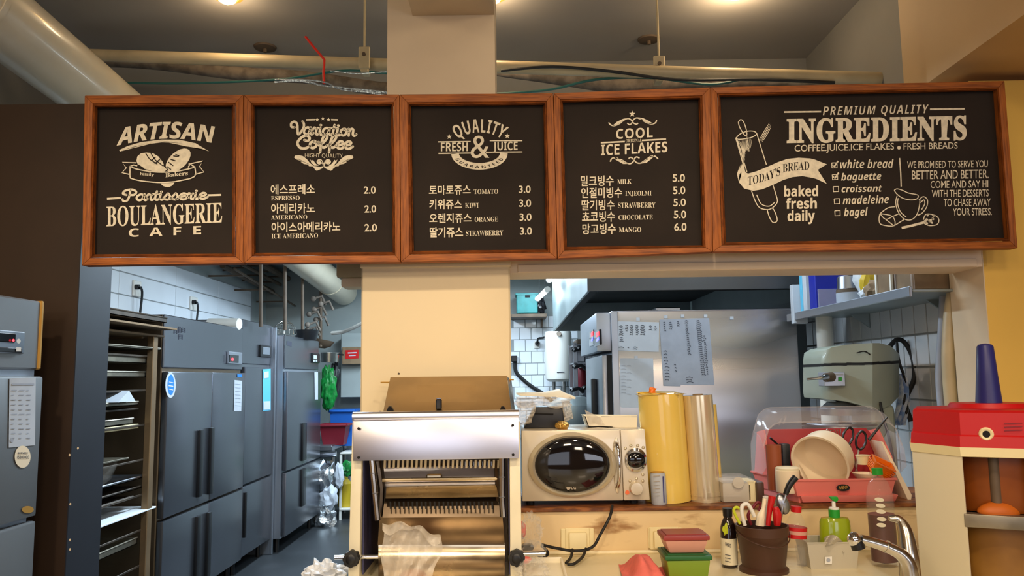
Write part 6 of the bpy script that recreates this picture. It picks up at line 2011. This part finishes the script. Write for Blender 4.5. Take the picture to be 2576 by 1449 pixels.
# red cap bottle, leaning a little
p = onc(1999, 1428)
hp_ = W(2014, 1284, p.y).z - CZ
M1 = Matrix.Rotation(D(4.5), 4, 'Y')
t = thing('cola_bottle', 'empty clear bottle with red cap and red label', 'bottle', p)
rbt = 27 * p.y / F
part('body', MB().lathe([(0, .004), (rbt * .6, 0), (rbt, .012), (rbt * .96, .05), (rbt, .07), (rbt * .84, hp_ * .42), (rbt * .98, hp_ * .52), (rbt * .98, hp_ * .72), (rbt * .7, hp_ * .86), (rbt * .38, hp_ * .96), (rbt * .38, hp_), (0, hp_)], p, 28, M=M1), 'bottle_clear', t)
part('cap', MB().lathe([(rbt * .46, hp_ - .004), (rbt * .48, hp_ + .014), (0, hp_ + .016)], p, 20, M=M1), 'red_plastic', t)
part('label', MB().lathe([(rbt * .995, hp_ * .53), (rbt, hp_ * .72)], p, 28, M=M1), 'red_plastic', t)
part('label_band', MB().lathe([(rbt * 1.01, hp_ * .60), (rbt * 1.01, hp_ * .66)], p, 28, M=M1), 'pink_box', t)
p = onc(2022, 1422)
o = part('clear_cup', MB().lathe([(0, 0), (.02, 0), (.025, .06), (.023, .06), (.018, .004), (0, .004)], p, 20), 'bottle_clear'); tag(o, 'small clear cup between red-capped bottle and basket', 'cup')
# soap dispenser
p = onc(2106, 1421)
hs_ = W(2106, 1300, p.y).z - CZ
wS = 40 * p.y / F
t = thing('soap_dispenser', 'green liquid soap pump bottle standing in the grey caddy', 'soap bottle', p)
part('body', MB().lathe([(0, 0), (wS * .94, 0), (wS, .01), (wS * 1.0, hs_ * .3), (wS * .92, hs_ * .9), (wS * .82, hs_ * .98), (wS * .35, hs_), (0, hs_)], p, 32, sy=.6), 'soap', t)
part('label', MB().lathe([(wS * 1.01, .01), (wS * 1.01, hs_ * .42)], p, 32, sy=.61), 'green_box', t)
part('collar', MB().lathe([(wS * .33, hs_ - .002), (wS * .33, hs_ + .024), (0, hs_ + .024)], p, 24), 'green_plastic', t)
part('stem', MB().lathe([(wS * .30, hs_ + .024), (wS * .30, hs_ + .030), (.006, hs_ + .032), (.006, hs_ + .05)], p, 16), 'white_plastic', t)
q = p + Vector((0, 0, hs_ + .052))
part('pump_head', MB().prism([q + Vector((-.014, -.008, .012)), q + Vector((.012, -.008, .012)), q + Vector((.014, -.008, .002)), q + Vector((.006, -.008, -.006)), q + Vector((-.006, -.008, .002))], (0, .016, 0), .002), 'green_plastic', t)
# grey caddy around it
a = onc(2036, 1432); x0 = W(2031, 1400, a.y).x; x1 = W(2162, 1400, a.y).x
zc = W(2090, 1366, a.y).z
t = thing('sink_caddy', 'grey plastic caddy with small square label by the tap', 'caddy', ((x0 + x1) / 2, a.y + .05, CZ))
mb = MB(); bm = mb.bm
def rg(k, z): return [bm.verts.new(((x0 + x1) / 2 + sx * (x1 - x0) / 2 * k, a.y + .05 + sy * .055 * k, z)) for sx, sy in ((-1, -1), (1, -1), (1, 1), (-1, 1))]
q = [rg(.88, CZ), rg(1, zc), rg(1.03, zc), rg(1.03, zc + .004), rg(.95, zc + .003), rg(.84, CZ + .004)]
for u, v in zip(q, q[1:]):
    for k in range(4): bm.faces.new((u[k], u[(k + 1) % 4], v[(k + 1) % 4], v[k]))
bm.faces.new(q[0][::-1]); bm.faces.new(q[-1])
part('shell', mb, 'basket_grey', t)
P = Print(lambda x, y: W(x, y, a.y - .006)); P.poly([(2075, 1401), (2093, 1400), (2093, 1418), (2075, 1419)]); P.done('label', 'white_plastic', t)
P = Print(lambda x, y: W(x, y, a.y - .0075)); P.ellipse(2084, 1409, 5, 5); P.done('label_print', 'paper_grey', t)
mb = MB(); mb.grid(lambda u, v: W(2074 + 50 * u, 1352 + 16 * u - 14 * math.sin(u * PI) + v * 24, a.y - .005 + .02 * math.sin(v * 3 + u * 7)), 12, 6)
o = part('grey_rag', mb, 'basket_grey'); tag(o, 'folded grey rag hanging over the caddy rim', 'cloth')
# tall bottle with dark drink
p = onc(2228, 1424)
hB = W(2222, 1190, p.y).z - CZ
rB = 32 * p.y / F
t = thing('tall_bottle', 'large clear bottle half full of dark drink, green cap', 'bottle', p)
pr_ = [(0, .004), (rB * .7, 0), (rB, .016)] + [(rB * (1 - .03 * (k % 2)), .03 + k * (hB * .62 - .03) / 12) for k in range(13)] + [(rB * 1.0, hB * .68), (rB * .95, hB * .78), (rB * .7, hB * .9), (rB * .34, hB * .97), (rB * .34, hB), (0, hB)]
M2 = Matrix.Rotation(D(-1.5), 4, 'Y')
part('body', MB().lathe(pr_, p, 32, M=M2), 'bottle_clear', t)
part('drink', MB().lathe([(0, .006), (rB * .95, .018), (rB * .95, hB * .56), (0, hB * .56)], p, 32, M=M2), 'cola', t)
part('cap', MB().lathe([(rB * .4, hB - .004), (rB * .4, hB + .016), (0, hB + .017)], p, 20, M=M2), 'green_plastic', t)
P = Print(lambda x, y: W(x, y, p.y - rB - .003))
for (x, y) in ((2212, 1257), (2215, 1272), (2216, 1287), (2218, 1306), (2217, 1321)):
    P.ellipse(x, y, 12, 5.4, 8, 18)
P.done('label_print', 'foam', t)
# tap
Yt_ = 2.02
fv = lambda x, y, Y=Yt_: W(x, y, Y)
t = thing('sink_tap', 'chrome sink tap with ball-shaped spout end', 'tap', (fv(2285, 1449).x, Yt_ + .02, CZ))
part('spout', MB().tube([fv(2165, 1357), fv(2200, 1366), fv(2240, 1380), fv(2270, 1398), fv(2288, 1430), fv(2292, 1500)], [.012, .0125, .014, .016, .019, .021], 18, smooth=6), 'chrome_worn', t)
part('spout_ring', MB().tube([fv(2228, 1374), fv(2232, 1376)], .0155, 18), 'chrome_worn', t)
part('ball_joint', MB().blob(fv(2149, 1357), (.017, .017, .018), sub=3), 'chrome', t)
part('aerator', MB().cyl(fv(2154, 1362), fv(2160, 1380), .016, .0165, 20), 'black_plastic', t)
part('lever', MB().tube([fv(2290, 1449, Yt_ + .03), fv(2286, 1400, Yt_ + .03), fv(2278, 1340, Yt_ + .04), fv(2262, 1308, Yt_ + .05), fv(2236, 1304, Yt_ + .05)], [.026, .024, .018, .012, .006], 16, smooth=6), 'chrome_worn', t)
part('base', MB().lathe([(0, 0), (.03, 0), (.03, .01), (.022, .02), (0, .02)], (fv(2292, 1500).x, Yt_, CZ), 24), 'chrome', t)

# ================================================================= DRINK DISPENSER
YD = 2.3
cD = W(2488, 1020, YD)
RD = .216
YFv = 2.12
ds = thing('drink_dispenser', 'octagonal drink dispenser with red lid and blue cone', 'drink dispenser', (cD.x, YD, CZ))
zrim = W(2440, 1128, YFv).z; zlt = W(2440, 1034, YFv).z; zst = W(2440, 1100, YFv).z
rot = D(175)
def dv(k, z, r):
    a = rot + k * PI / 4
    return Vector((cD.x + r * math.cos(a), YD + r * math.sin(a), z))
part('lid', MB().lathe([(0, zlt - zrim + .004), (RD * .93, zlt - zrim), (RD * .975, zlt - zrim - .006), (RD * .99, zst - zrim + .004), (RD * 1.015, zst - zrim), (RD * 1.03, 0), (0, 0)], (cD.x, YD, zrim), 8, rot=rot), 'red_plastic', ds, angle=20)
part('lid_plateau', MB().lathe([(0, .014), (RD * .46, .014), (RD * .5, .0)], (cD.x, YD, zlt), 40), 'red_plastic', ds)
ct_ = W(2478, 872, YD); cb = W(2488, 1018, YD); cb.z = zlt + .010
part('cone_handle', MB().tube([cb, cb * .5 + ct_ * .5, ct_, ct_ + (ct_ - cb) * .035, ct_ + (ct_ - cb) * .055], [.0345, .0275, .0215, .017, .004], 32), 'navy_plastic', ds)
fa, fb = dv(1, 0, RD * .995), dv(2, 0, RD * .995)
fdir = (fb - fa).normalized()
fn_ = Vector((fdir.y, -fdir.x, 0))
if fn_.y > 0: fn_ = -fn_
def onfront(x, y, off=0.0):
    d = ray(x, y)
    tt = (fa + fn_ * off - EYE).dot(fn_) / d.dot(fn_)
    return EYE + d * tt
lk = onfront(2481, 1092)
MR = fn_.to_track_quat('Z', 'Y').to_matrix().to_4x4()
part('lock_ring', MB().lathe([(.008, .004), (.014, .007), (.0175, .003), (.018, -.004)], lk, 24, M=MR), 'cream_plastic', ds)
part('lock_core', MB().lathe([(0, .005), (.009, .005), (.009, -.002)], lk, 18, M=MR), 'black_gap', ds)
P = Print(lambda x, y: onfront(x, y, .0035))
for k in range(3): P.stroke([(2526, 1066 + k * 9), (2572, 1064 + k * 9)], 2.2, 0)
P.done('embossed_lettering', 'maroon_plastic', ds)
part('neck_ring', MB().lathe([(RD * .99, -.026), (RD * 1.03, -.024), (RD * 1.045, 0), (RD * .9, 0)], (cD.x, YD, zrim), 8, rot=rot), 'cream_plastic', ds)
zt_ = zrim - .024
for k in range(8):
    if k == 1:
        continue
    p = [dv(k, zt_, RD * 1.02), dv(k + 1, zt_, RD * 1.02), dv(k + 1, CZ, RD * 1.02), dv(k, CZ, RD * 1.02)]
    q = [dv(k, zt_, RD * .98), dv(k + 1, zt_, RD * .98), dv(k + 1, CZ, RD * .98), dv(k, CZ, RD * .98)]
    part('body_panel', MB().hexa(p + q, .002), 'rust_white', ds)
zs1 = onfront(2440, 1292).z; zs2 = onfront(2440, 1326).z
part('tank', MB().lathe([(0, 0), (RD * .76, 0), (RD * .78, .01), (RD * .78, zt_ - zs1), (0, zt_ - zs1)], (cD.x, YD, zs1), 40), 'slush_orange', ds)
pc = onfront(2502, 1200, -.035)
part('paddle_rod', MB().cyl((pc.x, pc.y, zs1 + .02), (pc.x, pc.y, zt_), .013, seg=14), 'pipe_brown', ds)
part('fruit_mound', MB().blob((pc.x + .005, pc.y + .0, zs1 + .004), (.055, .03, .026), .05, 5, 3), 'dull_orange', ds)
e0 = fa - fdir * .006; e1 = fb + fdir * .01
def up_(p, z): return Vector((p.x, p.y, z))
part('front_band', MB().hexa([up_(e0, zs1) + fn_ * .006, up_(e1, zs1) + fn_ * .006, up_(e1, zs2) + fn_ * .006, up_(e0, zs2) + fn_ * .006, up_(e0, zs1) - fn_ * .03, up_(e1, zs1) - fn_ * .03, up_(e1, zs2) - fn_ * .03, up_(e0, zs2) - fn_ * .03], .003), 'tray_metal', ds)
part('lower_bin', MB().lathe([(0, 0), (RD * .8, 0), (RD * .8, zs2 - CZ - .002), (0, zs2 - CZ - .002)], (cD.x, YD, CZ), 40), 'slush_amber', ds)
part('drip_tray', MB().lathe([(0, 0), (RD * 1.05, 0), (RD * 1.07, .012), (RD * 1.0, .016), (0, .016)], (cD.x, YD, CZ), 8, rot=rot), 'navy_plastic', ds)
